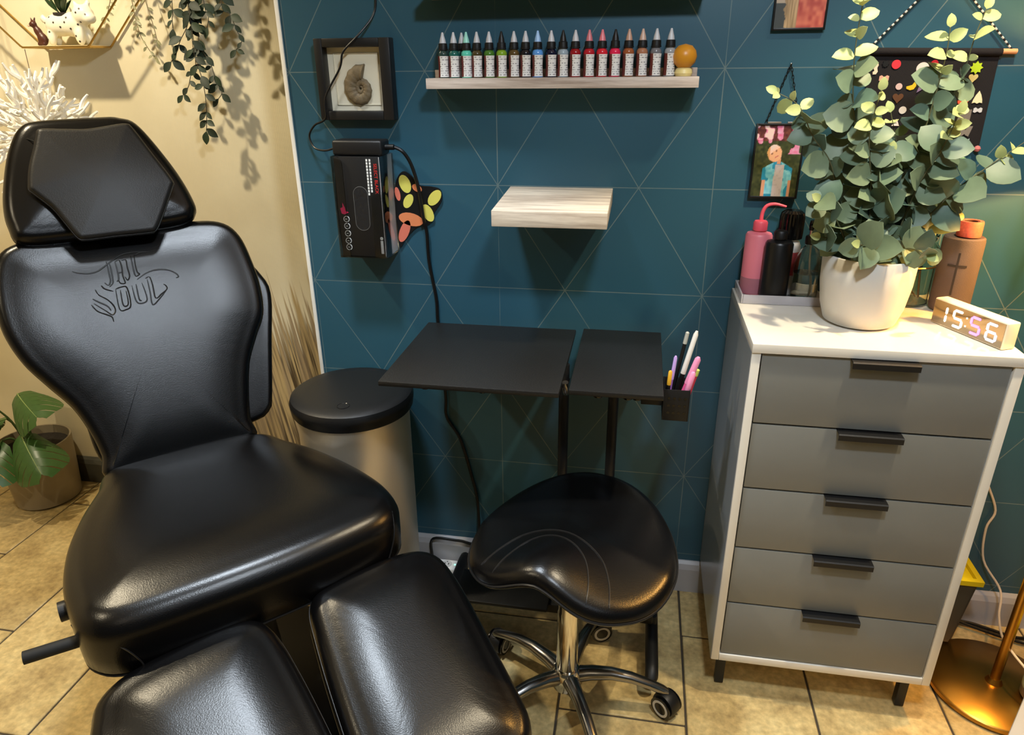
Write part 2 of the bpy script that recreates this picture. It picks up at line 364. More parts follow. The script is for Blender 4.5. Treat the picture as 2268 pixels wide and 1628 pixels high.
# downlights and the cool ceiling panel
def downlight(i, x, y, watts, colr, cone, rad, blend):
    t = thing('downlight', 'recessed ceiling downlight %s' % ['over the wire shelf', 'in front of the ink ledge', 'over the black client chair', 'over the chest of drawers', 'nearest the front wall', 'near the left wall'][i], 'light', (x, y, CEIL), 0, 'recessed ceiling downlights')
    lathe('trim_ring', [(0.034, -0.001), (0.052, -0.001), (0.052, -0.006), (0.046, -0.010), (0.036, -0.010), (0.034, -0.001)], WHITEPAINT, t, at=(x, y, CEIL), seg=24)
    lathe('bulb', [(0.0, -0.003), (0.033, -0.003), (0.033, -0.0015), (0, -0.0015)], mat('bulb_glow', (255, 220, 170), 0.5, emit=(255, 225, 180), estr=8), t, at=(x, y, CEIL), seg=24)
    l = bpy.data.lights.new('downlight_beam', 'SPOT'); l.energy = watts; l.color = colr; l.spot_size = R(cone); l.spot_blend = blend; l.shadow_soft_size = rad
    lo = bpy.data.objects.new('downlight_beam', l); COL.objects.link(lo); lo.parent = t; lo.location = (0, 0, -0.02)
for i, d in enumerate(DOWNLIGHTS): downlight(i, *d)
px_, py_, pw_, pc_ = PANEL
pt = thing('ceiling_panel', 'square cool white light panel in the ceiling', 'light', (px_, py_, CEIL))
box('frame', px_-.31, px_+.31, py_-.31, py_+.31, CEIL-.012, CEIL-.001, WHITEPAINT, pt)
box('diffuser', px_-.28, px_+.28, py_-.28, py_+.28, CEIL-.016, CEIL-.012, mat('panel_glow', (220, 235, 255), 0.5, emit=(215, 232, 255), estr=2.0), pt, bev=0)
al = bpy.data.lights.new('panel_light', 'AREA'); al.shape = 'SQUARE'; al.size = 0.56; al.energy = pw_; al.color = pc_
ao = bpy.data.objects.new('panel_light', al); COL.objects.link(ao); ao.parent = pt; ao.location = (0, 0, -0.02)

# ------------------------------------------------------------------ client chair
CA = R(44); CW = Vector((math.cos(CA), math.sin(CA), 0)); CF = Vector((math.sin(CA), -math.cos(CA), 0)); CZ = Vector((0, 0, 1))
CO = Vector((-1.119, 1.407, 0.0))
chair = thing('client_chair', 'black leather reclining tattoo client chair with split leg rests', 'chair', (CO+CF*0.30)[:], 0)
TB = R(26); BU = -CF*math.sin(TB)+CZ*math.cos(TB); BN = CF*math.cos(TB)+CZ*math.sin(TB); B0 = CO+CZ*0.60
def inward(P, i):
    n = len(P); t = P[(i+1) % n]-P[i-1]; return Vector((-t.y, t.x)).normalized()
def pad(name, outline, T, r, crown, mp, m, parent, N=120, pipe=None, pipem=None, cd=0.11):
    P = resample([Vector((p.x, p.y)) for p in cat_rom([(a, b, 0) for a, b in outline], 8, True)], N)
    area = sum(P[i-1].x*P[i].y-P[i].x*P[i-1].y for i in range(N))
    if area < 0: P.reverse()
    nr = [inward(P, i) for i in range(N)]
    for _ in range(3): nr = [(nr[i-1]+nr[i]*2+nr[(i+1) % N]).normalized() for i in range(N)]
    c = sum(P, Vector((0, 0)))/N
    prof = [(0.02, -T), (0.006, -T+0.004), (0.001, -T+0.012), (0.0, -(T+r)/2), (0.0, -r)]+[(r*(1-math.cos(a*math.pi/14)), -r+r*math.sin(a*math.pi/14)) for a in range(1, 8)]
    v, f = [], []; rings = []
    def ring(pts, h):
        rings.append(len(v))
        for p in pts: v.append(mp(p.x, p.y, h))
    for d, h in prof: ring([P[i]+nr[i]*d for i in range(N)], h)
    base = [P[i]+nr[i]*r for i in range(N)]
    for s in (0.06, 0.14, 0.25, 0.38, 0.52, 0.66, 0.8, 0.92):
        rings.append(len(v))
        for p in [p.lerp(c, s) for p in base]:
            dd = min((p-q).length for q in base[::2]); v.append(mp(p.x, p.y, crown*(1-(1-min(dd/cd, 1))**2.0)))
    for a, b in zip(rings, rings[1:]):
        for i in range(N): j = (i+1) % N; f.append((a+i, a+j, b+j, b+i))
    k = len(v); v.append(mp(c.x, c.y, crown)); a = rings[-1]
    for i in range(N): f.append((a+i, a+(i+1) % N, k))
    k = len(v); v.append(mp(c.x, c.y, -T)); a = rings[0]
    for i in range(N): f.append((a+(i+1) % N, a+i, k))
    bm = bmesh.new(); bv = [bm.verts.new(x) for x in v]
    for q in f: bm.faces.new([bv[i] for i in q])
    o = bmlink(name, bm, m, parent, ang=60)
    if pipe is not None:
        for (d, h, pr) in pipe:
            vv, ff = tube_geo([mp((P[i]+nr[i]*d).x, (P[i]+nr[i]*d).y, h) for i in range(N)], pr, 6, True)
            mk('piping', vv, ff, pipem or PIPING, o)
    return o
def bmap(off, wing=0.35):
    return lambda a, b, h: B0+CW*a+BU*b+BN*(h+off+wing*a*a)
back_out = [(-0.175, -0.03), (-0.18, 0.03), (-0.19, 0.09), (-0.212, 0.16), (-0.251, 0.226), (-0.287, 0.293), (-0.308, 0.375), (-0.305, 0.468), (-0.283, 0.542), (-0.237, 0.576), (-0.149, 0.586), (0.005, 0.589), (0.16, 0.586), (0.237, 0.57), (0.274, 0.526), (0.289, 0.447), (0.293, 0.375), (0.283, 0.303), (0.254, 0.252), (0.217, 0.181), (0.194, 0.1), (0.181, 0.03), (0.174, -0.03), (-0.0, -0.045)]
back = pad('backrest', back_out, 0.055, 0.026, 0.012, bmap(-0.012), LEATHER, chair, N=160, pipe=[(0.0015, -0.032, 0.0026)])
shell_out = [(-0.17, -0.004), (-0.2, 0.157), (-0.236, 0.289), (-0.241, 0.433), (-0.149, 0.516), (0.107, 0.516), (0.26, 0.485), (0.315, 0.412), (0.324, 0.35), (0.295, 0.227), (0.256, 0.066), (0.241, 0.036), (0.2, 0.018), (-0.0, -0.004)]
pad('back_shell', shell_out, 0.05, 0.015, 0.0, bmap(-0.068), LEATHER, chair, N=100)
head_out = [(-0.224, 0.566), (-0.242, 0.612), (-0.24, 0.666), (-0.224, 0.73), (-0.201, 0.794), (-0.168, 0.848), (-0.123, 0.866), (0.008, 0.87), (0.055, 0.866), (0.097, 0.84), (0.154, 0.719), (0.179, 0.628), (0.174, 0.594), (0.139, 0.572), (0.005, 0.566), (-0.118, 0.56)]
head = pad('headrest', head_out, 0.075, 0.03, 0.012, bmap(0.028, 0.15), LEATHER, chair, N=120, pipe=[(0.001, -0.04, 0.002)])
pil_out = [(-0.18, 0.685), (-0.168, 0.731), (-0.149, 0.776), (-0.135, 0.812), (-0.126, 0.822), (-0.076, 0.819), (-0.026, 0.817), (0.039, 0.825), (0.062, 0.825), (0.072, 0.815), (0.101, 0.747), (0.132, 0.672), (0.128, 0.654), (0.111, 0.624), (0.083, 0.576), (0.065, 0.55), (0.052, 0.545), (-0.026, 0.546), (-0.096, 0.546), (-0.11, 0.554), (-0.127, 0.592), (-0.145, 0.631), (-0.176, 0.672)]
pil = pad('head_pillow', pil_out, 0.036, 0.012, 0.012, bmap(0.072, 0.1), LEATHER2, chair, N=140, pipe=[(0.001, -0.012, 0.0026)], cd=0.16)
# seam at the headrest's upper corners
for (a0, b0), (a1, b1) in (((-.168, .822), (-.137, .797)), ((.085, .812), (.055, .801))):
    tube('corner_seam', [bmap(0.028, 0.15)(a0, b0, -0.012), bmap(0.028, 0.15)((a0+a1)/2, (b0+b1)/2, 0.004), bmap(0.04, 0.15)(a1, b1, 0.002)], 0.0015, PIPING, head, seg=5)
# embossed lettering on the backrest, drawn as raised strokes on the leather
LOGO = [[(-0.138, 0.487), (-0.125, 0.481), (-0.104, 0.477), (-0.084, 0.48), (-0.065, 0.491), (-0.043, 0.504), (-0.024, 0.514), (-0.002, 0.517), (0.02, 0.516), (0.043, 0.512)],
[(-0.06, 0.502), (-0.06, 0.487), (-0.061, 0.468), (-0.062, 0.451), (-0.069, 0.441), (-0.076, 0.449)],
[(-0.054, 0.498), (-0.054, 0.48), (-0.056, 0.458), (-0.058, 0.445), (-0.068, 0.436)],
[(-0.041, 0.498), (-0.041, 0.475), (-0.043, 0.453), (-0.049, 0.447)],
[(-0.041, 0.498), (-0.031, 0.501), (-0.029, 0.483), (-0.032, 0.46), (-0.031, 0.441), (-0.042, 0.442), (-0.044, 0.453)],
[(-0.043, 0.468), (-0.032, 0.47)],
[(-0.026, 0.499), (-0.016, 0.5), (-0.017, 0.481), (-0.017, 0.458), (-0.024, 0.447), (-0.028, 0.457)],
[(-0.003, 0.508), (-0.004, 0.485), (-0.005, 0.462), (-0.003, 0.453)],
[(0.005, 0.508), (0.002, 0.484), (0.002, 0.464), (0.006, 0.458), (-0.003, 0.453)],
[(0.005, 0.508), (0.022, 0.514), (0.042, 0.512)],
[(-0.085, 0.443), (-0.079, 0.433), (-0.062, 0.424)],
[(-0.1, 0.435), (-0.095, 0.42), (-0.08, 0.406), (-0.07, 0.389), (-0.069, 0.374), (-0.078, 0.366), (-0.089, 0.378), (-0.111, 0.401)],
[(-0.111, 0.413), (-0.099, 0.402), (-0.083, 0.389), (-0.078, 0.376)],
[(-0.117, 0.399), (-0.108, 0.381), (-0.091, 0.369), (-0.08, 0.361), (-0.079, 0.348)],
[(-0.056, 0.429), (-0.059, 0.378), (-0.046, 0.373), (-0.032, 0.383), (-0.03, 0.428), (-0.042, 0.432), (-0.056, 0.429)],
[(-0.046, 0.425), (-0.049, 0.389), (-0.043, 0.382), (-0.036, 0.39), (-0.034, 0.421)],
[(-0.018, 0.432), (-0.018, 0.394), (-0.009, 0.383), (0.008, 0.391), (0.006, 0.435)],
[(-0.008, 0.434), (-0.01, 0.395), (-0.005, 0.39)],
[(-0.003, 0.445), (0.021, 0.458), (0.045, 0.463), (0.071, 0.459), (0.089, 0.447), (0.094, 0.436), (0.087, 0.434)],
[(0.017, 0.445), (0.027, 0.447), (0.029, 0.424), (0.028, 0.391), (0.044, 0.399), (0.059, 0.409), (0.059, 0.418), (0.054, 0.423)],
[(0.02, 0.442), (0.019, 0.409), (0.017, 0.375), (0.035, 0.386), (0.057, 0.406)]]
M0 = rootmat(back)
bvh = BVHTree.FromPolygons([M0 @ vv.co for vv in back.data.vertices], [tuple(p.vertices) for p in back.data.polygons])
V_, F_ = [], []
for s in LOGO:
    pts = []
    for a, b in s:
        p = B0+CW*a+BU*b; hit = bvh.ray_cast(p+BN*0.3, -BN)[0]; pts.append((hit if hit else p)+BN*0.0002)
    pts = cat_rom(pts, 4); n = len(pts)
    vv, ff = tube_geo(pts, [0.0008+0.0011*math.sin(math.pi*i/(n-1))**0.5 if 0 < i < n-1 else 0.0006 for i in range(n)], 6)
    o0 = len(V_); V_ += vv; F_ += [tuple(i+o0 for i in q) for q in ff]
tag(mk('embossed_logo', V_, F_, mat('leather_emboss', (13, 13, 14), 0.5), back), 'embossed blackletter TAT SOUL lettering')
# seat
seat_out = [(-.175, -.03), (-.215, .06), (-.258, .16), (-.290, .27), (-.303, .38), (-.298, .47), (-.282, .535), (-.225, .575), (-.09, .583), (.08, .582), (.22, .572), (.315, .553), (.362, .51), (.372, .44), (.362, .36), (.338, .27), (.300, .17), (.252, .08), (.19, -.01), (0, -.035)]
smap = lambda a, b, h: CO+CW*a+CF*b+CZ*(0.592+h)
def smap2(a, b, h):
    edge = max(0.0, (b-0.40)/0.18); return CO+CW*a+CF*b+CZ*(0.594+h-0.010*edge*edge)
seat = pad('seat', seat_out, 0.135, 0.05, 0.012, smap2, LEATHER, chair, N=160, pipe=[(0.004, -0.131, 0.0025)])
for sgn, pts in ((1, [(.300, .560, -.128), (.318, .556, -.09), (.330, .549, -.055), (.338, .525, -.022), (.350, .49, -.02), (.371, .44, -.045), (.373, .42, -.1)]), (-1, [(-.20, .581, -.128), (-.205, .580, -.10), (-.225, .574, -.065), (-.255, .556, -.05), (-.283, .525, -.05), (-.298, .47, -.06)])):
    tube('seam', [smap2(a, b, h) for a, b, h in pts], 0.0018, PIPING, seat, seg=5)
# leg rests
LT = R(18); LE2 = CF*math.cos(LT)-CZ*math.sin(LT); LN = CF*math.sin(LT)+CZ*math.cos(LT); L0 = CO+CF*0.57+CZ*0.492
lmap = lambda a, b, h: L0+CW*a+LE2*b+LN*h
LR = [(.103, .05), (.118, .020), (.150, .004), (.24, -.006), (.33, -.006), (.383, .010), (.412, .045), (.420, .10), (.419, .17), (.411, .29), (.402, .41), (.392, .455), (.365, .49), (.31, .505), (.20, .505), (.115, .50), (.078, .475), (.066, .42), (.073, .316), (.084, .19), (.095, .10)]
LLo = [(-.300, .085), (-.290, .055), (-.262, .030), (-.222, .015), (-.14, .003), (-.06, -.003), (-.008, .006), (.022, .035), (.036, .085), (.044, .15), (.050, .22), (.055, .31), (.057, .41), (.045, .47), (.0, .50), (-.10, .51), (-.22, .51), (-.285, .49), (-.312, .44), (-.314, .33), (-.313, .20), (-.308, .12)]
for nm, ol in (('leg_rest', LR), ('leg_rest', LLo)):
    lr = pad(nm, ol, 0.085, 0.034, 0.016, lmap, LEATHER, chair, N=130, pipe=[(0.001, -0.032, 0.0022), (0.003, -0.082, 0.002)], cd=0.09)
# under-frame, pedestal, lever
def fmap(a, b, z): return CO+CW*a+CF*b+CZ*z
bmx = Matrix((( CW.x, CF.x, 0, CO.x), (CW.y, CF.y, 0, CO.y), (0, 0, 1, 0), (0, 0, 0, 1)))
box('under_frame', -.17, .17, .02, .53, .415, .462, BLACKM, chair, M=bmx, bev=0.006)
lbx = Matrix(((CW.x, LE2.x, LN.x, L0.x), (CW.y, LE2.y, LN.y, L0.y), (CW.z, LE2.z, LN.z, L0.z), (0, 0, 0, 1)))
for s in (-.13, .245): box('leg_bracket', s-.03, s+.03, -.10, .40, -.125, -.086, BLACKM, chair, M=lbx, bev=0.004)
lathe('pedestal', [(0, 0.03), (0.09, 0.03), (0.085, 0.05), (0.075, 0.20), (0.075, 0.42), (0, 0.42)], BLACKM, chair, at=fmap(0.02, .28, 0), seg=28)
lathe('base_plate', [(0, 0.006), (0.29, 0.006), (0.29, 0.02), (0.26, 0.032), (0.1, 0.045), (0, 0.045)], BLACKM, chair, at=fmap(0.02, .28, 0), seg=40)
tube('lever', [fmap(-.20, .482, .495), fmap(-.30, .476, .497), fmap(-.383, .470, .499)], 0.0125, mat('black_rubber', (22, 22, 22), 0.7), chair, seg=16, sm=1)
lathe('recline_knob', [(0, -.012), (0.02, -.012), (0.02, .012), (0, .012)], BLACKP, chair, at=fmap(-.305, .40, .52), M=Matrix.Rotation(CA, 4, 'Z') @ Matrix.Rotation(R(90), 4, 'Y'), seg=18)
box('back_hinge', -.14, .14, -.135, -.075, .44, .64, BLACKM, chair, M=bmx, bev=0.006)
tube('headrest_post', [B0+BU*.45-BN*.09, B0+BU*.72-BN*.06], 0.012, CHROME, chair, seg=12, sm=1)

# ------------------------------------------------------------------ waste bin with black lid
bx, by = -0.742, 1.628
tb = thing('sensor_bin', 'round brushed steel waste bin with a black sensor lid', 'bin', (bx, by, 0.004))
lathe('body', [(0, 0.014), (0.148, 0.014), (0.150, 0.03), (0.152, 0.645), (0, 0.645)], STEEL, tb, at=(bx, by, 0), seg=64)
lathe('foot_ring', [(0, 0.004), (0.153, 0.004), (0.153, 0.028), (0.149, 0.03), (0, 0.03)], BLACKP, tb, at=(bx, by, 0), seg=48)
lid = lathe('lid', [(0.14, 0.637), (0.16, 0.639), (0.1635, 0.645), (0.164, 0.657), (0.1655, 0.659), (0.1665, 0.671), (0.162, 0.683), (0.152, 0.689), (0.12, 0.6915), (0.0, 0.693)], BLACKP, tb, at=(bx, by, 0), seg=64)
lathe('button', [(0.0145, 0.6915), (0.016, 0.6925), (0.017, 0.6920), (0.017, 0.690)], BLACKG, lid, at=(bx+0.02, by-0.105, 0), seg=28)
box('maker_mark', bx-.02, bx+.02, by+.125, by+.133, 0.6890, 0.6905, mat('dark_red_print', (58, 30, 28), 0.5), lid, bev=0.0)

# ------------------------------------------------------------------ workstation table
wt = thing('workstation_table', 'black rolling workstation table with one wide and one narrow top', 'table', (-0.24, 1.55, 0.004))
TOPM = mat('black_textured_top', (22, 22, 22), 0.42, bump=0.35, bscale=260, var=0.2, vscale=90)
box('table_top', -.552, -.146, 1.352, 1.752, .838, .850, TOPM, wt, bev=0.002)
box('side_top', -.127, .075, 1.372, 1.764, .838, .850, TOPM, wt, bev=0.002)
for x0, x1, y0 in ((-.52, -.17, 1.42), (-.10, .05, 1.43)):
    box('top_rail', x0, x1, y0, y0+.03, .818, .837, BLACKM, wt, bev=0.002); box('top_rail', x0, x1, y0+.2, y0+.23, .818, .837, BLACKM, wt, bev=0.002)
for kx, ky in ((-.452, 1.385), (-.32, 1.385), (-.065, 1.40), (.0, 1.40), (.02, 1.40)):
    lathe('knob', [(0, -.012), (0.010, -.012), (0.011, -.006), (0.008, 0), (0, 0)], BLACKG, wt, at=(kx, ky, .838), seg=14)
tube('post', [(-.154, 1.545, .136), (-.154, 1.545, .836)], 0.0125, BLACKM, wt, seg=16, sm=1)
tube('post', [(-.034, 1.545, .136), (-.034, 1.545, .836)], 0.0125, BLACKM, wt, seg=16, sm=1)
tube('height_lock', [(-.137, 1.53, .80), (-.137, 1.42, .82), (-.137, 1.40, .855)], 0.007, ALU, wt, seg=10)
box('cross_beam', -.475, .102, 1.505, 1.565, .107, .136, BLACKM, wt, bev=0.004)
box('lower_tray', -.44, -.18, 1.47, 1.60, .138, .148, BLACKM, wt, bev=0.003)
for xf in (-.475, .102):
    ft = tube('foot', [(xf, 1.375, .058), (xf, 1.39, .072), (xf, 1.55, .076), (xf, 1.73, .072), (xf, 1.745, .058)], 0.017, BLACKM, wt, seg=14)
    tube('upright', [(xf, 1.535, .07), (xf, 1.535, .115)], .012, BLACKM, wt, seg=12, sm=1)
    for yc in (1.41, 1.715):
        lathe('castor', [(0, -.010), (.020, -.010), (.024, -.006), (.024, .006), (.020, .010), (0, .010)], BLACKG, wt, at=(xf, yc, .029), M=Matrix.Rotation(R(90), 4, 'Y'), seg=20)
        box('castor_fork', xf-.013, xf+.013, yc-.012, yc+.012, .036, .062, BLACKM, wt, bev=0.003)

# ------------------------------------------------------------------ saddle stool
sx, sy = -0.109, 1.312
st = thing('saddle_stool', 'black leather saddle stool on a chrome five star base', 'stool', (sx, sy, 0.004))
FA = math.atan2(-0.954, -0.30); sfw = Vector((math.cos(FA), math.sin(FA), 0)); srt = Vector((math.sin(FA), -math.cos(FA), 0))*-1
def smf(s, t, z): return Vector((sx+.005, sy-.03, 0))+srt*s+sfw*t+CZ*z
def sprof(s, t):
    S, T = s/.215, t/.215
    z = 0.548+0.030*max(0, -T)**2-0.036*S*S-0.034*S*S*max(0, T)
    pom = math.exp(-(S/0.40)**2)*(1/(1+math.exp(-(T-0.15)*7)))
    z += 0.040*pom-0.17*max(0, T-0.60)**2-0.012*max(0, T)
    return z
def Rr(th):
    c, s_ = math.cos(th), math.sin(th)           # c along right, s_ along front
    return 0.222-0.008*max(0, s_)**2-0.024*max(0, s_)**8+0.010*abs(c)
N = 96; v, f = [], []; rings = []
def ring3(fn):
    rings.append(len(v))
    for k in range(N): v.append(fn(2*math.pi*k/N))
def rp(th, rho, dz=0.0, flat=None):
    r = Rr(th)*rho; s_, t_ = r*math.cos(th), r*math.sin(th); return smf(s_, t_, (sprof(s_, t_)+dz))
for rho, dz in ((0.60, -.085), (0.86, -.080), (0.95, -.070), (0.985, -.055), (1.0, -.036), (0.997, -.024), (0.983, -.012), (0.958, -.004), (0.92, 0.0), (0.85, 0), (0.77, 0), (0.68, 0), (0.58, 0), (0.48, 0), (0.38, 0), (0.28, 0), (0.18, 0), (0.09, 0)):
    ring3(lambda th: rp(th, rho, dz*.58))
for a, b in zip(rings, rings[1:]):
    for i in range(N): f.append((a+i, a+(i+1) % N, b+(i+1) % N, b+i))
k = len(v); v.append(smf(0, 0, sprof(0, 0)))
for i in range(N): f.append((rings[-1]+i, rings[-1]+(i+1) % N, k))
k = len(v); v.append(smf(0, 0, sprof(0, 0)-.050))
for i in range(N): f.append((rings[0]+(i+1) % N, rings[0]+i, k))
bm = bmesh.new(); bv = [bm.verts.new(x) for x in v]
for q in f: bm.faces.new([bv[i] for i in q])
sseat = bmlink('seat', bm, LEATHER, st, ang=70)
vv, ff = tube_geo([rp(2*math.pi*k/N, 1.002, -.021) for k in range(N)], 0.0028, 6, True); mk('piping', vv, ff, PIPING, sseat)
def surf_line(pts, r):
    out = []
    for s_, t_ in cat_rom([(a, b, 0) for a, b in pts], 8) and [(p.x, p.y) for p in cat_rom([(a, b, 0) for a, b in pts], 8)]:
        rr = math.hypot(s_, t_); th = math.atan2(t_, s_); rho = rr/Rr(th); dz = 0 if rho < 0.92 else -(rho-0.92)**2*5.5
        out.append(smf(s_, t_, sprof(s_, t_)+dz+0.0004))
    return tube_geo(out, r, 5)
for pts, r in (([(-.145, .150), (-.125, .10), (-.09, .055), (-.03, .030), (.03, .030), (.09, .055), (.125, .10), (.145, .150)], 0.0016), ([(-.105, .175), (-.092, .13), (-.066, .085), (-.025, .060), (.025, .060), (.066, .085), (.092, .13), (.105, .175)], 0.0013)):
    vv, ff = surf_line(pts, r); mk('seam', vv, ff, PIPING, sseat)
lathe('seat_plate', [(0, .465), (.07, .465), (.08, .475), (.08, .497), (0, .497)], BLACKM, st, at=(sx, sy, 0), seg=24)
lathe('gas_column', [(0, .095), (.026, .095), (.026, .30), (.024, .305), (.0235, .465), (0, .465)], CHROME, st, at=(sx, sy, 0), seg=28)
lathe('hub', [(0, .066), (.036, .066), (.040, .08), (.036, .112), (.030, .122), (0, .122)], CHROME, st, at=(sx, sy, 0), seg=28)
for ai, a in enumerate((3, 75, 147, 219, 294)):
    d = Vector((math.cos(R(a)), math.sin(R(a)), 0)); c0 = Vector((sx, sy, 0)); nrm = Vector((-d.y, d.x, 0))
    # leg: flattened arched bar
    v, f = [], []; secs = [(0.02, .098, .022, .020), (.06, .108, .019, .018), (.11, .112, .0165, .015), (.16, .104, .015, .013), (.205, .088, .014, .012), (.24, .072, .0135, .012), (.252, .066, .010, .009)]
    for (q, z, wd_, ht) in secs:
        for kk in range(10):
            an = 2*math.pi*kk/10; v.append(c0+d*q+nrm*(wd_*math.cos(an))+CZ*(z+ht*math.sin(an)))
    for i in range(len(secs)-1):
        for kk in range(10): k2 = (kk+1) % 10; f.append((i*10+kk, i*10+k2, (i+1)*10+k2, (i+1)*10+kk))
    f.append(tuple(reversed(range(10)))); f.append(tuple((len(secs)-1)*10+kk for kk in range(10)))
    mk('star_leg', v, f, ALU, st, ang=50)
    ca_ = R((-40, 20, 70, -30, 10)[ai]); dd = Vector((math.cos(ca_), math.sin(ca_), 0)); ce = c0+d*0.243
    cs = box('castor', ce.x-.012, ce.x+.012, ce.y-.012, ce.y+.012, .046, .064, BLACKP, st, bev=0.003)
    nd = Vector((-dd.y, dd.x, 0))
    Mx = Matrix.Rotation(math.atan2(nd.y, nd.x), 4, 'Z') @ Matrix.Rotation(R(90), 4, 'Y')
    wc = ce+dd*0.008
    lathe('castor_hood', [(.012, -.017), (.030, -.016), (.032, -.010), (.032, .010), (.030, .016), (.012, .017)], BLACKP, cs, at=(wc.x, wc.y, .0375), M=Mx, seg=24)
    for sd in (-1, 1):
        lathe('castor_wheel', [(0, sd*.018), (.020, sd*.018), (.0275, sd*.0195), (.0290, sd*.021), (.0290, sd*.024), (0, sd*.024)], BLACKG, cs, at=(wc.x, wc.y, .0335), M=Mx, seg=26)
        lathe('wheel_ring', [(.0165, sd*.0241), (.0165, sd*.0252), (.0225, sd*.0252), (.0225, sd*.0241)], mat('pale_grey_ring', (196, 190, 178), 0.5), cs, at=(wc.x, wc.y, .0335), M=Mx, seg=26)

# ------------------------------------------------------------------ chest of drawers
X0, X1, Y0, Y1, Z0, Z1 = .245, .752, 1.397, 1.792, .12, .97
ch = thing('chest_of_drawers', 'tall white chest with five grey drawers and black edge pulls', 'chest', ((X0+X1)/2, (Y0+Y1)/2, 0.004))
box('top', X0-.001, X1+.001, Y0-.003, Y1, Z1-.020, Z1, GLOSSWHITE, ch, bev=0.0012)
box('side_panel', X0, X0+.018, Y0, Y1, Z0, Z1-.0205, [GLOSSWHITE], ch, bev=0.001)
box('side_panel', X1-.018, X1, Y0, Y1, Z0, Z1-.0205, [GLOSSWHITE], ch, bev=0.001)
tag(box('side_sheet', X0-.0012, X0-.0001, Y0+.002, Y1, Z0+.001, Z1-.021, GREYSIDE, ch, bev=0), 'thin grey sheet over the left side panel')  # thin grey sheet over the white left side panel only
box('bottom_panel', X0+.0185, X1-.0185, Y0, Y1, Z0, Z0+.020, GLOSSWHITE, ch, bev=0.001)
box('back_panel', X0+.019, X1-.019, Y1-.008, Y1-.002, Z0+.021, Z1-.021, GLOSSWHITE, ch, bev=0)
dh = (Z1-.021-(Z0+.021))/5
for i in range(5):
    za = Z0+.021+i*dh
    dr = box('drawer', X0+.021, X1-.021, Y0+.003, Y0+.020, za+.0022, za+dh-.0022, GREYFRONT, ch, bev=0.001)
    box('drawer_box', X0+.035, X1-.035, Y0+.021, Y1-.03, za+.012, za+dh-.03, WHITEPAINT, dr, bev=0)
    xm = (X0+X1)/2; zt = za+dh-.0022
    prof = [(0.0185, 0.0015), (-.020, 0.0015), (-.0225, -.001), (-.0225, -.013), (-.0205, -.013), (-.0195, -.0005), (0.0185, -.0002)]
    vv = [Vector((x, Y0+.003+a, zt+b)) for x in (xm-.063, xm+.063) for a, b in prof]; n = len(prof)
    mk('handle', vv, [tuple(range(n)), tuple(range(2*n-1, n-1, -1))]+[(i_, (i_+1) % n, n+(i_+1) % n, n+i_) for i_ in range(n)], BLACKM, dr, ang=30)
for lx in (X0+.034, X1-.034):
    for ly in (1.448, 1.745): box('leg', lx-.011, lx+.011, ly-.011, ly+.011, .004, Z0-.0005, BLACKM, ch, bev=0.002)

# ------------------------------------------------------------------ shadow box with ammonite
fr = thing('shadow_box', 'black shadow box frame with a fossil ammonite on cream card', 'frame', (-0.712, YB, 1.374))
FX0, FX1, FZ0, FZ1, FY = -.806, -.613, 1.373, 1.560, 1.765
for nm, a in (('frame_side', (FX0, FX0+.021, FZ0, FZ1)), ('frame_side', (FX1-.027, FX1, FZ0, FZ1)), ('frame_rail', (FX0+.0212, FX1-.0272, FZ1-.020, FZ1)), ('frame_rail', (FX0+.0212, FX1-.0272, FZ0, FZ0+.021))):
    box(nm, a[0], a[1], FY, YB-.001, a[2], a[3], mat('black_frame', (20, 20, 21), 0.45), fr, bev=0.002)
CARD = mat('cream_card', (232, 224, 200), 0.7)
box('backing_card', FX0+.021, FX1-.027, YB-.006, YB-.002, FZ0+.021, FZ1-.020, CARD, fr, bev=0)
mx0, mx1, mz0, mz1 = FX0+.037, FX1-.040, FZ0+.034, FZ1-.033
for q in ((mx0, mx1, mz0, mz0+.0015), (mx0, mx1, mz1-.0015, mz1), (mx0, mx0+.0015, mz0, mz1), (mx1-.0015, mx1, mz0, mz1)):
    box('mount_bevel', q[0], q[1], YB-.0085, YB-.006, q[2], q[3], CARD, fr, bev=0.0004)
# ammonite: coiled, ribbed
v, f = [], []; ns, nk = 90, 12; acx, acz = -.706, 1.452
for i in range(ns+1):
    t = i/ns; th = 0.6+t*2*math.pi*2.1; rr = 0.004+0.034*t**1.6; wr = (0.0025+0.018*t**1.5)*(1+0.08*math.sin(i*1.9))
    cx, cz = acx+0.004+rr*0.86*math.cos(-th+2.534), acz-0.006+rr*math.sin(-th+2.534)
    for kk in range(nk):
        an = 2*math.pi*kk/nk; rad = Vector((math.cos(-th+2.534), 0, math.sin(-th+2.534)))
        v.append(Vector((cx, YB-.012, cz))+rad*wr*math.cos(an)*0.95+Vector((0, -1, 0))*wr*0.55*math.sin(an))
for i in range(ns):
    for kk in range(nk): k2 = (kk+1) % nk; f.append((i*nk+kk, i*nk+k2, (i+1)*nk+k2, (i+1)*nk+kk))
f.append(tuple(range(nk))); f.append(tuple(ns*nk+kk for kk in range(nk)))
mk('ammonite', v, f, mat('fossil_brown', (112, 98, 74), 0.6, bump=0.4, bscale=300, var=0.35, vscale=120), fr, ang=60)

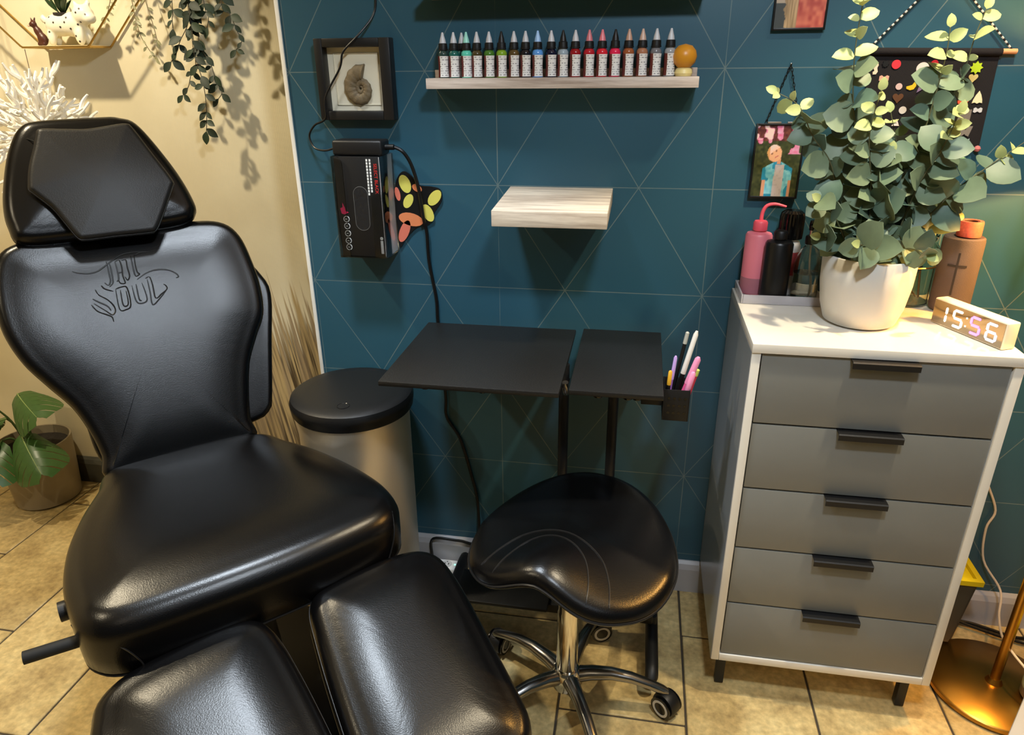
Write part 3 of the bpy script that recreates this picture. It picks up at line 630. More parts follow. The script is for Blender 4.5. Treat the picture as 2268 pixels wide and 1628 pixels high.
# ------------------------------------------------------------------ ledges and floating shelf
def ledge(z0, label):
    t = thing('ledge_shelf', label, 'shelf', (-.2, YB, z0), 0, 'narrow wooden wall ledges')
    box('base', -.511, .112, 1.712, YB-.001, z0, z0+.023, GREYWOOD, t, bev=0.001)
    box('back_lip', -.509, .111, 1.788, YB-.001, z0+.0232, z0+.041, GREYWOOD, t, bev=0.001)
ledge(1.446, 'narrow grey washed oak ledge carrying the row of ink bottles')
ledge(1.638, 'upper narrow oak ledge cut off by the top edge of the picture')
v = [(-.328, YB-.001, 1.213), (-.068, YB-.001, 1.216), (-.068, 1.555, 1.197), (-.326, 1.555, 1.194)]
sh = box('floating_shelf', -.328, -.068, 1.555, YB-.001, 1.168, 1.204, wood_mat('grey_oak_boards', (160, 142, 124), (222, 208, 188), 4, 40, 70), loc=(-.198, 1.68, 1.186), bev=0.0012)
for vv_ in sh.data.vertices: vv_.co.z += (vv_.co.y/0.123)*0.008
tag(sh, 'empty thick grey oak floating shelf on the teal wall', 'shelf')

# ------------------------------------------------------------------ ink bottles
INKS = [(982, (40, 62, 58), 'dark bottle green', 0), (1003, (30, 92, 82), 'teal green', 0), (1036, (88, 196, 170), 'mint green', 1), (1060, (70, 60, 34), 'olive brown', 0), (1088, (66, 116, 40), 'leaf green', 0),
        (1116, (122, 160, 40), 'lime green', 2), (1144, (88, 70, 38), 'bronze', 0), (1170, (22, 22, 30), 'near black', 0), (1197, (90, 150, 220), 'sky blue', 1), (1227, (18, 20, 44), 'navy', 0), (1253, (150, 166, 178), 'pale grey blue', 2),
        (1280, (150, 24, 32), 'dark red', 0), (1310, (176, 30, 44), 'crimson', 1), (1338, (206, 36, 52), 'bright red', 1), (1366, (220, 40, 80), 'cherry pink', 2), (1395, (150, 84, 50), 'rust', 1), (1424, (164, 112, 84), 'tan', 1), (1453, (112, 112, 116), 'mid grey', 0), (1483, (150, 152, 156), 'light grey', 0)]
ORD = ['first', 'second', 'third', 'fourth', 'fifth', 'sixth', 'seventh', 'eighth', 'ninth', 'tenth', 'eleventh', 'twelfth', 'thirteenth', 'fourteenth', 'fifteenth', 'sixteenth', 'seventeenth', 'eighteenth', 'last']
def label_mat():
    m = bpy.data.materials.new('printed_label'); m.use_nodes = True; nt = m.node_tree; L = nt.links; b = nt.nodes['Principled BSDF']
    tc = nt.nodes.new('ShaderNodeTexCoord'); sp = nt.nodes.new('ShaderNodeSeparateXYZ'); L.new(tc.outputs['Object'], sp.inputs[0])
    def M(op, a, c):
        n = nt.nodes.new('ShaderNodeMath'); n.operation = op
        for i, x in enumerate((a, c)):
            if isinstance(x, (int, float)): n.inputs[i].default_value = x
            else: L.new(x, n.inputs[i])
        return n.outputs[0]
    row = M('MULTIPLY', sp.outputs['Z'], 210.0); fl = M('FLOOR', row, 0); fr_ = M('FRACT', row, 0)
    cx = nt.nodes.new('ShaderNodeCombineXYZ'); L.new(M('MULTIPLY', sp.outputs['X'], 420.0), cx.inputs[0]); L.new(M('MULTIPLY', fl, 7.37), cx.inputs[1])
    n = nt.nodes.new('ShaderNodeTexNoise'); n.inputs['Scale'].default_value = 1.0; n.inputs['Detail'].default_value = 0; L.new(cx.outputs[0], n.inputs['Vector'])
    ink = M('MULTIPLY', M('LESS_THAN', fr_, 0.42), M('GREATER_THAN', n.outputs['Fac'], 0.50))
    mx = nt.nodes.new('ShaderNodeMix'); mx.data_type = 'RGBA'; L.new(M('MULTIPLY', ink, 0.75), mx.inputs['Factor']); mx.inputs['A'].default_value = lin((230, 228, 224)); mx.inputs['B'].default_value = lin((96, 94, 98))
    L.new(mx.outputs['Result'], b.inputs['Base Color']); b.inputs['Roughness'].default_value = 0.4
    return m
LABEL = label_mat(); MAROON = mat('maroon_label', (96, 34, 28), 0.4); CLEARTIP = mat('cloudy_plastic', (196, 196, 200), 0.35)
def label_wrap(name, r, z0, z1, x, y, parent, seg=28):
    v, f, fm = [], [], []
    zs = [z0, z0+.004, (z0+z1)/2, z1-.004, z1]; rr = [r, r-.0005, r-.0012, r-.0005, r]
    for z, q in zip(zs, rr):
        for k in range(seg): a = 2*math.pi*k/seg; v.append(Vector((x+q*math.cos(a), y+q*math.sin(a), z)))
    for j in range(len(zs)-1):
        for k in range(seg):
            k2 = (k+1) % seg; f.append((j*seg+k, j*seg+k2, (j+1)*seg+k2, (j+1)*seg+k)); a = math.degrees(2*math.pi*(k+.5)/seg)
            fm.append(0 if 246 < a < 350 else 1)
    return mk(name, v, f, [LABEL, MAROON], parent, fm=fm)
def ink_bottle(x, y, z, colr, cname, tip, label):
    t = thing('ink_bottle', label, 'bottle', (x, y, z), 0, 'small ink bottles on the ledge')
    ink = mat('ink_'+cname.replace(' ', '_'), colr, 0.18)
    k = 0.0128
    lathe('body', [(0, 0), (k-.001, 0), (k, .0015), (k-.0006, .010), (k-.0014, .028), (k-.0006, .046), (k, .050), (k-.001, .054), (k-.004, .0585), (.0085, .060), (0, .060)], ink, t, at=(x, y, z), seg=24)
    label_wrap('label', k+.0004, z+.002, z+.047, x, y, t)
    lathe('cap', [(.0085, .0595), (.0112, .0595), (.0112, .0625), (.0106, .063), (.0100, .0735), (.0085, .0745), (0, .0745)], BLACKP, t, at=(x, y, z), seg=22)
    tm = {0: CLEARTIP, 1: mat('tip_'+cname.replace(' ', '_'), tuple(min(255, int(c*0.6+100)) for c in colr), 0.35), 2: BLACKP}[tip]
    lathe('nozzle', [(0, .0745), (.0078, .0745), (.0066, .082), (.0040, .090), (.0022, .097), (.0016, .0975), (0, .0975)], tm, t, at=(x, y, z), seg=16)
YI = 1.742
def inkx(px): return -.474+(px-982)/(1483-982)*0.520
for i, (px, colr, cn, tip) in enumerate(INKS):
    ink_bottle(inkx(px)+(0.004 if i == 1 else 0), YI-(0.0 if i else -.0), 1.4695, colr, cn, tip, 'ink bottle of %s ink with a white label, %s from the left' % (cn, ORD[i]))
ink_bottle(inkx(1015)+.004, YI+.0285, 1.4695, (36, 110, 96), 'sea green', 0, 'ink bottle tucked behind the row near its left end')
# plain mustard ornament at the ledge's end
orn = thing('ornament', 'rounded mustard yellow ornament at the right end of the ledge', 'ornament', (.078, 1.74, 1.4695))
lathe('base', [(0, 0), (.017, 0), (.020, .006), (.018, .014), (.012, .018), (0, .018)], mat('cream_resin', (226, 208, 140), 0.4), orn, at=(.078, 1.74, 1.4695), seg=24)
lathe('dome', [(0, .016), (.014, .018), (.024, .028), (.027, .040), (.024, .052), (.015, .062), (0, .066)], mat('mustard_resin', (206, 140, 36), 0.35), orn, at=(.078, 1.74, 1.4695), seg=28)

# ------------------------------------------------------------------ glove box in its holder, power supply, cords
gh = thing('glove_box_holder', 'clear acrylic glove box holder screwed to the teal wall', 'holder', (-.70, YB, 1.036))
GX0, GX1, GY0, GZ0, GZ1 = -.766, -.636, 1.703, 1.036, 1.292
box('bottom', GX0, GX1, GY0, YB-.001, GZ0, GZ0+.003, ACRYL, gh, bev=0.0008)
box('side', GX0, GX0+.003, GY0, YB-.001, GZ0+.0032, GZ1, ACRYL, gh, bev=0.0008)
box('side', GX1-.003, GX1, GY0, YB-.001, GZ0+.0032, GZ1, ACRYL, gh, bev=0.0008)
box('back', GX0+.0032, GX1-.0032, YB-.0045, YB-.0015, GZ0+.0032, GZ1, ACRYL, gh, bev=0.0008)
wm_ = lambda a, b, h: Vector((a, GY0+h, b))
prism('front_strip', [(GX0+.0032, GZ0+.0032), (GX0+.029, GZ0+.0032), (GX0+.029, GZ1-.02), (GX0+.026, GZ1-.008), (GX0+.018, GZ1-.001), (GX0+.0032, GZ1)], .003, wm_, ACRYL, gh)
prism('front_strip', [(GX1-.0032, GZ0+.0032), (GX1-.033, GZ0+.0032), (GX1-.033, GZ1-.095), (GX1-.028, GZ1-.088), (GX1-.0032, GZ1-.086)], .003, wm_, ACRYL, gh)
gb = thing('glove_box', 'black disposable glove box with red lettering inside the acrylic holder', 'box', (-.70, 1.75, 1.0395))
bX0, bX1, bY0, bY1, bZ0, bZ1 = -.760, -.6415, 1.709, 1.792, 1.0395, 1.291
BOXB = mat('black_card', (22, 22, 23), 0.4)
box('carton', bX0, bX1-.0012, bY0, bY1, bZ0, bZ1, BOXB, gb, bev=0.0008)
tag(box('side_panel', bX1-.0011, bX1, bY0+.001, bY1, bZ0+.001, bZ1-.001, PAPERW, gb, bev=0), 'white side of the carton')
prism('opening', [(-.7145+.019*math.cos(a)*1.0-.0, 1.163+.019*math.sin(a)+(.036 if math.sin(a) > 0 else -.036)) for a in [R(d) for d in range(0, 360, 15)]], .0006, lambda a, b, h: Vector((a+.0175+(b-1.163)*-.0, bY0-.0004-h*.0, b))+Vector((0, -.0002+h, 0)), mat('slot_film', (34, 34, 35), 0.3, bump=0.9, bscale=70), gb)
vv, ff = tube_geo([Vector((-.697+.0192*math.cos(a), bY0-.0004, 1.163+.0192*math.sin(a)+(.036 if math.sin(a) > 0 else -.036))) for a in [R(d+.5) for d in range(0, 360, 10)]], .0007, 5, True); mk('slot_edge', vv, ff, mat('slot_line', (96, 96, 94), 0.5), gb)
REDP = mat('red_print', (196, 44, 40), 0.5); WHTP = mat('white_print', (214, 214, 210), 0.5); PINKP = mat('pink_print', (206, 40, 86), 0.5)
tag(text_mesh('lettering', 'SELECT BLACK', .0112, wallM(-.6525, bY0-.0004, 1.238, -90), REDP, gb), 'red SELECT BLACK lettering')
for xo, ln in ((-.6655, 11), (-.6735, 12)):
    for k in range(ln):
        zz = 1.286-k*.0075; box('small_print', xo-.0022, xo+.0022, bY0-.0005, bY0, zz-.0062, zz-.0004, WHTP, gb, bev=0)
for zz in (1.136, 1.118, 1.099, 1.080, 1.063):
    vv, ff = tube_geo([Vector((-.741+.0072*math.cos(R(d)), bY0-.0003, zz+.0072*math.sin(R(d)))) for d in range(0, 360, 18)], .0009, 5, True); mk('icon', vv, ff, WHTP, gb)
    box('icon_mark', -.744, -.738, bY0-.0006, bY0-.0002, zz-.0008, zz+.0008, WHTP, gb, bev=0)
prism('pink_splash', [(-.752, 1.150), (-.745, 1.148), (-.733, 1.153), (-.741, 1.156), (-.742, 1.164), (-.748, 1.178), (-.748, 1.166), (-.755, 1.163)], .0004, lambda a, b, h: Vector((a, bY0-.0005+h, b)), PINKP, gb)
box('white_emblem', -.6535, -.6465, bY0-.0005, bY0, 1.048, 1.082, WHTP, gb, bev=0)
lathe('white_emblem', [(0, 0), (.0042, 0), (.0042, .0004), (0, .0004)], WHTP, gb, at=(-.650, bY0-.0001, 1.088), M=Matrix.Rotation(R(90), 4, 'X'), seg=16)
ps = thing('power_supply', 'black power adaptor block lying on the glove box', 'adaptor', (-.698, 1.745, 1.2922))
box('case', -.764, -.634, 1.715, 1.775, 1.2925, 1.329, BLACKP, ps, bev=0.006, seg=3)
tube('plug', [(-.634, 1.745, 1.311), (-.612, 1.745, 1.311)], 0.007, BLACKP, ps, seg=12, sm=1)
CORD = mat('black_cord', (12, 12, 13), 0.4)
def cord(name, pts, r, m, label):
    P = [Vector(p) for p in pts]; o = tube(name, P, r, m, loc=P[-1][:], seg=8, sm=6); return tag(o, label, 'cable')
cord('power_cable', [(-.640, 1.79, 1.80), (-.645, 1.79, 1.66), (-.655, 1.788, 1.61), (-.690, 1.762, 1.563), (-.728, 1.758, 1.529), (-.740, 1.758, 1.494), (-.785, 1.758, 1.428), (-.792, 1.76, 1.378), (-.83, 1.775, 1.36), (-.853, 1.785, 1.333), (-.838, 1.775, 1.305), (-.80, 1.755, 1.300), (-.766, 1.746, 1.309)], 0.0026, CORD, 'thin black cable looping over the shadow box to the power adaptor')
cord('power_cable', [(-.611, 1.746, 1.311), (-.590, 1.75, 1.298), (-.575, 1.765, 1.262), (-.563, 1.774, 1.20), (-.556, 1.776, 1.128), (-.552, 1.784, 1.09), (-.552, 1.792, 1.006), (-.538, 1.793, .904), (-.537, 1.793, .827), (-.526, 1.793, .614), (-.526, 1.793, .54), (-.487, 1.793, .467), (-.457, 1.793, .344), (-.44, 1.79, .25), (-.44, 1.772, .115), (-.50, 1.77, .112), (-.585, 1.772, .108), (-.592, 1.77, .05), (-.585, 1.765, .02)], 0.0045, CORD, 'thick black lead hanging from the adaptor down behind the workstation table')
# painted cut-out, a plain stand-in shape
co = thing('wall_cutout', 'flat painted wooden cut-out in black, yellow and orange on the wall', 'wall decoration', (-.57, YB, 1.05))
cut = [(-.634, 1.05), (-.637, 1.16), (-.632, 1.215), (-.612, 1.245), (-.588, 1.235), (-.570, 1.212), (-.535, 1.208), (-.512, 1.200), (-.510, 1.172), (-.532, 1.140), (-.545, 1.112), (-.575, 1.105), (-.60, 1.085), (-.62, 1.06)]
cutS = [(p.x, p.y) for p in cat_rom([(a, b, 0) for a, b in cut], 5, True)]
prism('board', cutS, .006, lambda a, b, h: Vector((a, YB-.007+h, b)), mat('black_lacquer', (18, 18, 19), 0.4), co)
def blob(nm, cx, cz, a, b, rot, m):
    prism(nm, [(cx+a*math.cos(t)*math.cos(rot)-b*math.sin(t)*math.sin(rot), cz+a*math.cos(t)*math.sin(rot)+b*math.sin(t)*math.cos(rot)) for t in [R(d) for d in range(0, 360, 20)]], .0008, lambda p, q, h: Vector((p, YB-.0082+h, q)), m, co)
YEL = mat('yellow_paint', (222, 210, 96), 0.5); ORG = mat('orange_paint', (226, 132, 84), 0.5); SAL = mat('salmon_paint', (220, 116, 92), 0.5)
for a in ((-.606, 1.214, .024, .015, 110, YEL), (-.600, 1.170, .020, .012, 60, YEL), (-.528, 1.180, .024, .014, 50, YEL), (-.548, 1.140, .024, .014, 115, YEL), (-.596, 1.122, .034, .017, -12, ORG), (-.616, 1.090, .032, .013, 65, SAL), (-.628, 1.188, .018, .007, 100, SAL), (-.574, 1.204, .014, .009, -30, ORG)):
    blob('painted_patch', a[0], a[1], a[2], a[3], R(a[4]), a[5])

# ------------------------------------------------------------------ photographs and pennant
def boy(u, v):
    n = vnoise(u*22, v*30); n2 = vnoise(u*9+5, v*12)
    c = (38+int(40*n), 46+int(36*n), 26+int(20*n))
    if v > .60:
        k = vnoise(u*10+3, v*14+7)
        if k > .52 and not (u < .28 and v < .72): c = (214, 96+int(70*n), 140+int(50*n))
        if k > .60 and u < .42 and v > .8: c = (226, 196, 190)
        if k <= .52: c = (70+int(50*n), 30+int(40*n), 34+int(20*n)) if v > .78 else c
    # body
    wl = .22+(.60-v)*.06 if v < .44 else .30; wr = .84 if v < .44 else .74
    if v < .52-abs(u-.53)*.35 and .20 < u < .86:
        c = (90+int(60*n), 176+int(40*n), 206+int(20*n)) if n2 > .45 else (40, 140, 176)
        if v < .24 and u < .29: c = (214, 156, 124)
        if v < .24 and u > .80: c = (206, 150, 118)
        if v < .24 and u < .22: c = (40, 48, 28)
        if .47-(.3-v)*.05 < u < .67 and v < .46: c = (196, 188, 192) if n > .3 else (184, 176, 182)
    dx, dy = u-.43, v-.615; a = R(-32); x, y = dx*math.cos(a)-dy*math.sin(a)*1.4, dx*math.sin(a)*0.75+dy*math.cos(a)
    if .50 < u < .58 and .46 < v < .55: c = (212, 150, 116)
    if (x/.155)**2+(y/.125)**2 < 1:
        c = (226, 168, 128) if y < .03 else (232, 190, 170)
        if y > .068: c = (222, 196, 186)
        if u < .33: c = (206, 150, 92)
        for ex, ey in ((-.055, .015), (.05, .015)):
            if ((x-ex)/1.6)**2+(y-ey)**2 < .00022: c = (140, 92, 74)
        if abs(x-.01) < .04 and abs(y+.06) < .008: c = (190, 104, 98)
    return c
def hairpic(u, v):
    n = vnoise(u*14, v*18); n2 = vnoise(u*40, v*5)
    if u < .14+.1*n: return (62, 66, 64) if v < .3 else (176, 160, 140)
    if u < .45: return (206-int(70*n2), 172-int(60*n2), 128-int(50*n2))
    return (160+int(50*n), 58+int(60*n), 52+int(40*n)) if v < .5 or n > .4 else (120, 40, 40)
def photo(x0, x1, z0, z1, fn, label, apex, loc):
    t = thing('photo_frame', label, 'photo frame', loc, 0, 'small hanging photo frames')
    bk = mat('black_metal_frame', (16, 16, 17), 0.4); y0 = YB-.012
    for nm, q in (('frame_side', (x0, x0+.004, z0, z1)), ('frame_side', (x1-.004, x1, z0, z1)), ('frame_rail', (x0+.0041, x1-.0041, z0, z0+.005)), ('frame_rail', (x0+.0041, x1-.0041, z1-.004, z1))):
        box(nm, q[0], q[1], y0, YB-.003, q[2], q[3], bk, t, bev=0.0008)
    print_grid('photo_print', 66, 100, lambda u, v: Vector((x0+.004+(x1-x0-.008)*u, y0+.003, z0+.005+(z1-z0-.009)*v)), fn, t)
    xm = (x0+x1)/2+.004
    box('clasp', xm-.036, xm-.006, y0-.0005, y0+.004, z1+.0003, z1+.004, mat('worn_clasp', (150, 138, 126), 0.4, 0.7), t, bev=0.0005); box('clasp', xm+.008, xm+.032, y0-.0005, y0+.004, z1+.0003, z1+.004, MATS['worn_clasp'], t, bev=0.0005)
    if apex:
        for ex in (x0+.020, x1-.018):
            p0 = Vector((ex, YB-.006, z1)); p1 = Vector(apex); n = 16
            for k in range(n):
                c = p0.lerp(p1, (k+.5)/n); d = (p1-p0).normalized(); s_ = Vector((0, -1, 0)) if k % 2 else d.cross(Vector((0, -1, 0)))
                L_ = (p1-p0).length/n*0.72
                pts = [c+d*L_*math.cos(R(q))+s_*.0022*math.sin(R(q)) for q in range(0, 360, 45)]
                vv, ff = tube_geo(pts, .0007, 4, True); mk('chain_link', vv, ff, BLACKM, t)
        lathe('nail', [(0, 0), (.0028, 0), (.0022, .003), (0, .004)], CHROME, t, at=(apex[0], YB-.004, apex[2]), M=Matrix.Rotation(R(90), 4, 'X'), seg=10)
photo(.256, .367, 1.196, 1.366, boy, 'hanging photo of a boy in a blue shirt before pink flowers', (.315, YB-.006, 1.492), (.31, YB, 1.196))
photo(.262, .374, 1.560, 1.735, hairpic, 'upper hanging photo with long fair hair and red cloth', None, (.318, YB, 1.56))
pn = thing('pennant', 'black felt pennant with coloured pompoms hanging on a striped rope', 'pennant', (.607, YB, 1.21))
FELT = mat('black_felt', (20, 15, 18), 0.9, bump=0.3, bscale=500)
prism('felt', [(.478, 1.514), (.735, 1.510), (.738, 1.322), (.607, 1.215), (.482, 1.322)], .003, lambda a, b, h: Vector((a, YB-.008+h, b)), FELT, pn)
tube('dowel', [(.462, YB-.010, 1.5165), (.7655, YB-.010, 1.512)], .0055, mat('pale_dowel', (222, 160, 110), 0.5), pn, seg=12, sm=1)
tube('hem', [(.476, YB-.010, 1.5155), (.737, YB-.010, 1.511)], .0078, FELT, pn, seg=12, sm=1)
for k, (x, z, c) in enumerate(((.735, 1.314, (206, 120, 120)), (.711, 1.289, (150, 190, 130)), (.684, 1.269, (226, 108, 100)), (.658, 1.249, (120, 170, 180)), (.633, 1.230, (216, 110, 160)), (.607, 1.210, (230, 190, 90)), (.581, 1.231, (206, 110, 110)), (.556, 1.251, (150, 190, 140)), (.530, 1.273, (216, 120, 160)), (.505, 1.295, (220, 150, 120)))):
    lathe('pompom', [(0, -.007), (.005, -.005), (.0072, 0), (.005, .005), (0, .007)], mat('pompom_%d' % k, c, 0.9, bump=0.8, bscale=700), pn, at=(x, YB-.0085, z), seg=14)
for (xa, za), (xb, zb) in (((.470, 1.520), (.592, 1.66)), ((.755, 1.516), (.612, 1.66))):
    a, b = Vector((xa, YB-.010, za)), Vector((xb, YB-.008, zb)); n = 34
    for k in range(n):
        c0_, c1_ = a.lerp(b, k/n), a.lerp(b, (k+1)/n); vv, ff = tube_geo([c0_, c0_.lerp(c1_, .5), c1_], [.0017, .0023, .0017], 6)
        mk('rope_strand', vv, ff, mat('rope_white', (216, 212, 204), 0.8) if k % 2 else mat('rope_black', (24, 22, 24), 0.8), pn)
def pin(shape, x, z, c, label, s=.009, m=None):
    mt = m or mat('enamel_%s' % '_'.join(str(q) for q in c), c, 0.22)
    if shape == 'disc': pts = [(math.cos(R(a)), math.sin(R(a))) for a in range(0, 360, 20)]
    elif shape == 'heart': pts = [(0.95*math.sin(R(a))**3, 0.06*(13*math.cos(R(a))-5*math.cos(R(2*a))-2*math.cos(R(3*a))-math.cos(R(4*a)))) for a in range(0, 360, 15)]
    elif shape == 'tri': pts = [(-1, -.8), (1, -.8), (0.15, 1), (-.15, 1)]
    elif shape == 'card': pts = [(-1, -1.15), (1, -1.15), (1, 1.15), (-1, 1.15)]
    elif shape == 'drop': pts = [(0, 1.35), (.45, .6), (.8, -.3), (.95, -1.0), (.4, -.8), (0, -1.1), (-.4, -.8), (-.95, -1.0), (-.8, -.3), (-.45, .6)]
    elif shape == 'bean': pts = [(.9, .7), (1.0, 0), (.6, -.7), (-.1, -.9), (-.9, -.6), (-1, -.1), (-.4, .05), (.2, .2), (.45, .8)]
    elif shape == 'fly': pts = [(0, .2), (.5, .9), (1.1, .9), (.9, .1), (.7, -.8), (.2, -.6), (0, -.3), (-.2, -.6), (-.7, -.8), (-.9, .1), (-1.1, .9), (-.5, .9)]
    elif shape == 'leaf': pts = [(.9, 1.2), (.7, .2), (.1, -.6), (-.8, -1.2), (-.6, -.2), (0, .8)]
    elif shape == 'bow': pts = [(0, .25), (.6, .7), (1.1, .5), (1.1, -.5), (.6, -.7), (0, -.25), (-.6, -.7), (-1.1, -.5), (-1.1, .5), (-.6, .7)]
    elif shape == 'squig': pts = [(-.6, 1.6), (.5, 1.7), (.9, .9), (.5, .2), (.9, -.8), (.5, -1.6), (-.4, -1.6), (-.5, -.9), (0, -.6), (-.5, .3), (-1, .9)]
    elif shape == 'star': pts = [((1 if k % 2 == 0 else .6)*math.cos(R(k*22.5)), (1 if k % 2 == 0 else .6)*math.sin(R(k*22.5))) for k in range(16)]
    o = prism('enamel_pin', [(x+a*s, z+b*s) for a, b in pts], .0016, lambda a, b, h: Vector((a, YB-.0102+h, b)), mt, loc=(x, YB-.0094, z), bev=0.0004)
    tag(o, label, 'pin', 'enamel pins on the pennant')
PINS = [('squig', .491, 1.481, (232, 206, 180), 'cream wavy enamel pin at the pennant\'s upper left', .0075), ('disc', .533, 1.489, (206, 60, 70), 'larger round red enamel pin in the top row', .0095), ('disc', .588, 1.480, (226, 208, 200), 'round whitish enamel pin with dark marks in the top row', .013),
        ('disc', .610, 1.490, (170, 40, 48), 'small round dark red enamel pin in the top row', .0075), ('star', .695, 1.481, (176, 200, 50), 'lime green scalloped enamel pin at upper right', .014), ('heart', .693, 1.461, (206, 190, 130), 'sparkling gold heart shaped pin', .010), ('drop', .712, 1.420, (226, 214, 176), 'cream bell shaped enamel pin by the right edge', .011),
        ('bean', .684, 1.416, (230, 104, 80), 'orange curved enamel pin', .012), ('card', .692, 1.381, (120, 112, 104), 'rectangular card shaped pin with pale drawing', .0135), ('bow', .717, 1.395, (196, 196, 200), 'small silver bow pin by the right edge', .008), ('star', .672, 1.354, (60, 66, 120), 'dark blue jagged enamel pin', .010),
        ('fly', .701, 1.350, (128, 120, 112), 'grey butterfly shaped pin near the bottom', .013), ('leaf', .705, 1.323, (150, 170, 176), 'pale iridescent feather pin near the bottom', .0105), ('heart', .549, 1.421, (96, 66, 48), 'brown heart shaped pin', .012), ('disc', .564, 1.395, (210, 204, 200), 'small white oval pin below the brown heart', .008),
        ('bean', .572, 1.445, (216, 180, 50), 'yellow oval enamel pin', .010), ('disc', .547, 1.444, (206, 176, 170), 'small pale pink round pin', .007), ('tri', .555, 1.368, (226, 214, 206), 'white triangular pin left of centre', .008), ('leaf', .594, 1.444, (130, 108, 140), 'dull lavender leaf shaped pin', .011), ('bow', .513, 1.461, (210, 160, 140), 'pale peach bow pin under the wavy one', .009), ('star', .511, 1.490, (36, 36, 38), 'black ring shaped pin in the top row', .008)]
for q in PINS: pin(*q)

# ------------------------------------------------------------------ things on the chest
ZT = Z1
tr = thing('acrylic_tray', 'shallow clear tray holding the bottles on the chest', 'tray', (.336, 1.727, ZT))
TRAY = mat('frosted_tray', (236, 232, 236), 0.15, trans=0.5, ior=1.3)
box('tray_floor', .252, .432, 1.664, 1.788, ZT+.0005, ZT+.003, TRAY, tr, bev=0.0008)
for q in ((.250, .254, 1.662, 1.790), (.430, .434, 1.662, 1.790)): box('tray_wall', *q, ZT+.0005, ZT+.022, TRAY, tr, bev=0.001)
for q in ((.2545, .4295, 1.662, 1.666), (.2545, .4295, 1.786, 1.790)): box('tray_wall', *q, ZT+.0005, ZT+.022, TRAY, tr, bev=0.001)
zb = ZT+.0035
def bottle_prof(r, h, neck, nh): return [(0, 0), (r-.003, 0), (r, .003), (r, h-.008), (r-.003, h-.003), (neck+.004, h), (neck, h+.002), (neck, h+nh), (0, h+nh)]
pk = thing('wash_bottle', 'pink squeeze wash bottle with bent pink spout', 'bottle', (.287, 1.753, zb))
lathe('body', bottle_prof(.031, .150, .012, .004), mat('pink_plastic', (238, 132, 148), 0.4, sss=.1), pk, at=(.287, 1.753, zb), seg=36)
lathe('liquid_band', [(.0311, .003), (.0313, .004), (.0313, .040), (.0311, .041)], mat('mauve_liquid', (178, 112, 124), 0.4), pk, at=(.287, 1.753, zb), seg=36)
lathe('cap', [(.006, .154), (.0165, .154), (.0165, .172), (.014, .176), (.005, .178), (0, .178)], mat('coral_pink_cap', (240, 92, 110), 0.4), pk, at=(.287, 1.753, zb), seg=28)
tube('spout', [(.287, 1.753, zb+.176), (.288, 1.752, zb+.196), (.296, 1.750, zb+.212), (.314, 1.746, zb+.217), (.338, 1.742, zb+.212)], [.0048, .0045, .0042, .0036, .0024], MATS['coral_pink_cap'], pk, seg=12)
bk = thing('black_bottle', 'matt black round bottle with a black cap in the tray', 'bottle', (.327, 1.703, zb))
lathe('body', bottle_prof(.0315, .142, .012, .004), mat('satin_black_bottle', (20, 20, 21), 0.35), bk, at=(.327, 1.703, zb), seg=36)
lathe('cap', [(.006, .146), (.0155, .146), (.0155, .160), (.013, .164), (0, .164)], BLACKP, bk, at=(.327, 1.703, zb), seg=24)
rb = thing('lidded_jar', 'jar with a large ribbed black lid behind the black bottle', 'jar', (.358, 1.757, zb))
lathe('body', bottle_prof(.0275, .128, .020, .008), mat('white_translucent', (206, 206, 204), 0.3), rb, at=(.358, 1.757, zb), seg=30)
lathe('label', [(.0276, .05), (.0280, .051), (.0280, .105), (.0276, .106)], mat('red_white_label', (176, 70, 76), 0.5, var=0.5, vscale=80), rb, at=(.358, 1.757, zb), seg=30)
v, f = [], []; n = 48
prof = [(.020, .134), (.0275, .136), (.0285, .150), (.0285, .186), (.026, .196), (.018, .202)]
for r_, z_ in prof:
    for k in range(n): q = r_*(1-(0.06 if k % 2 else 0)*(1 if r_ > .021 else 0)); v.append(Vector((.358+q*math.cos(2*math.pi*k/n), 1.757+q*math.sin(2*math.pi*k/n), zb+z_)))
for j in range(len(prof)-1):
    for k in range(n): k2 = (k+1) % n; f.append((j*n+k, j*n+k2, (j+1)*n+k2, (j+1)*n+k))
f.append(tuple(range(n-1, -1, -1))); f.append(tuple((len(prof)-1)*n+k for k in range(n)))
mk('lid', v, f, BLACKG, rb, ang=15)
sp_ = thing('spray_bottle', 'clear spray bottle half full of water with black pump', 'bottle', (.397, 1.708, zb))
lathe('body', [(0, 0), (.027, 0), (.0305, .003), (.0305, .085), (.0265, .105), (.018, .122), (.011, .130), (.0105, .142), (.0095, .142), (.010, .130), (.017, .1205), (.0252, .104), (.0292, .085), (.0292, .004), (0, .0025)], GLASS, sp_, at=(.397, 1.708, zb), seg=32)
lathe('water', [(0, .003), (.0290, .0045), (.0290, .066), (0, .066)], mat('water', (240, 246, 250), 0.02, trans=1.0, ior=1.33), sp_, at=(.397, 1.708, zb), seg=32)
tube('dip_tube', [(.397, 1.708, zb+.140), (.400, 1.706, zb+.09), (.406, 1.702, zb+.04), (.404, 1.700, zb+.012), (.394, 1.700, zb+.006)], .0022, mat('milky_tube', (226, 226, 222), 0.4), sp_, seg=8)
lathe('collar', [(.0112, .134), (.0135, .134), (.0135, .150), (.012, .153), (0, .153)], BLACKP, sp_, at=(.397, 1.708, zb), seg=22)
lathe('pump_stem', [(.005, .153), (.0065, .153), (.0065, .166), (0, .166)], CHROME, sp_, at=(.397, 1.708, zb), seg=16)
lathe('pump_head', [(0, .166), (.009, .166), (.0095, .178), (.008, .188), (0, .190)], BLACKG, sp_, at=(.397, 1.708, zb), seg=20)
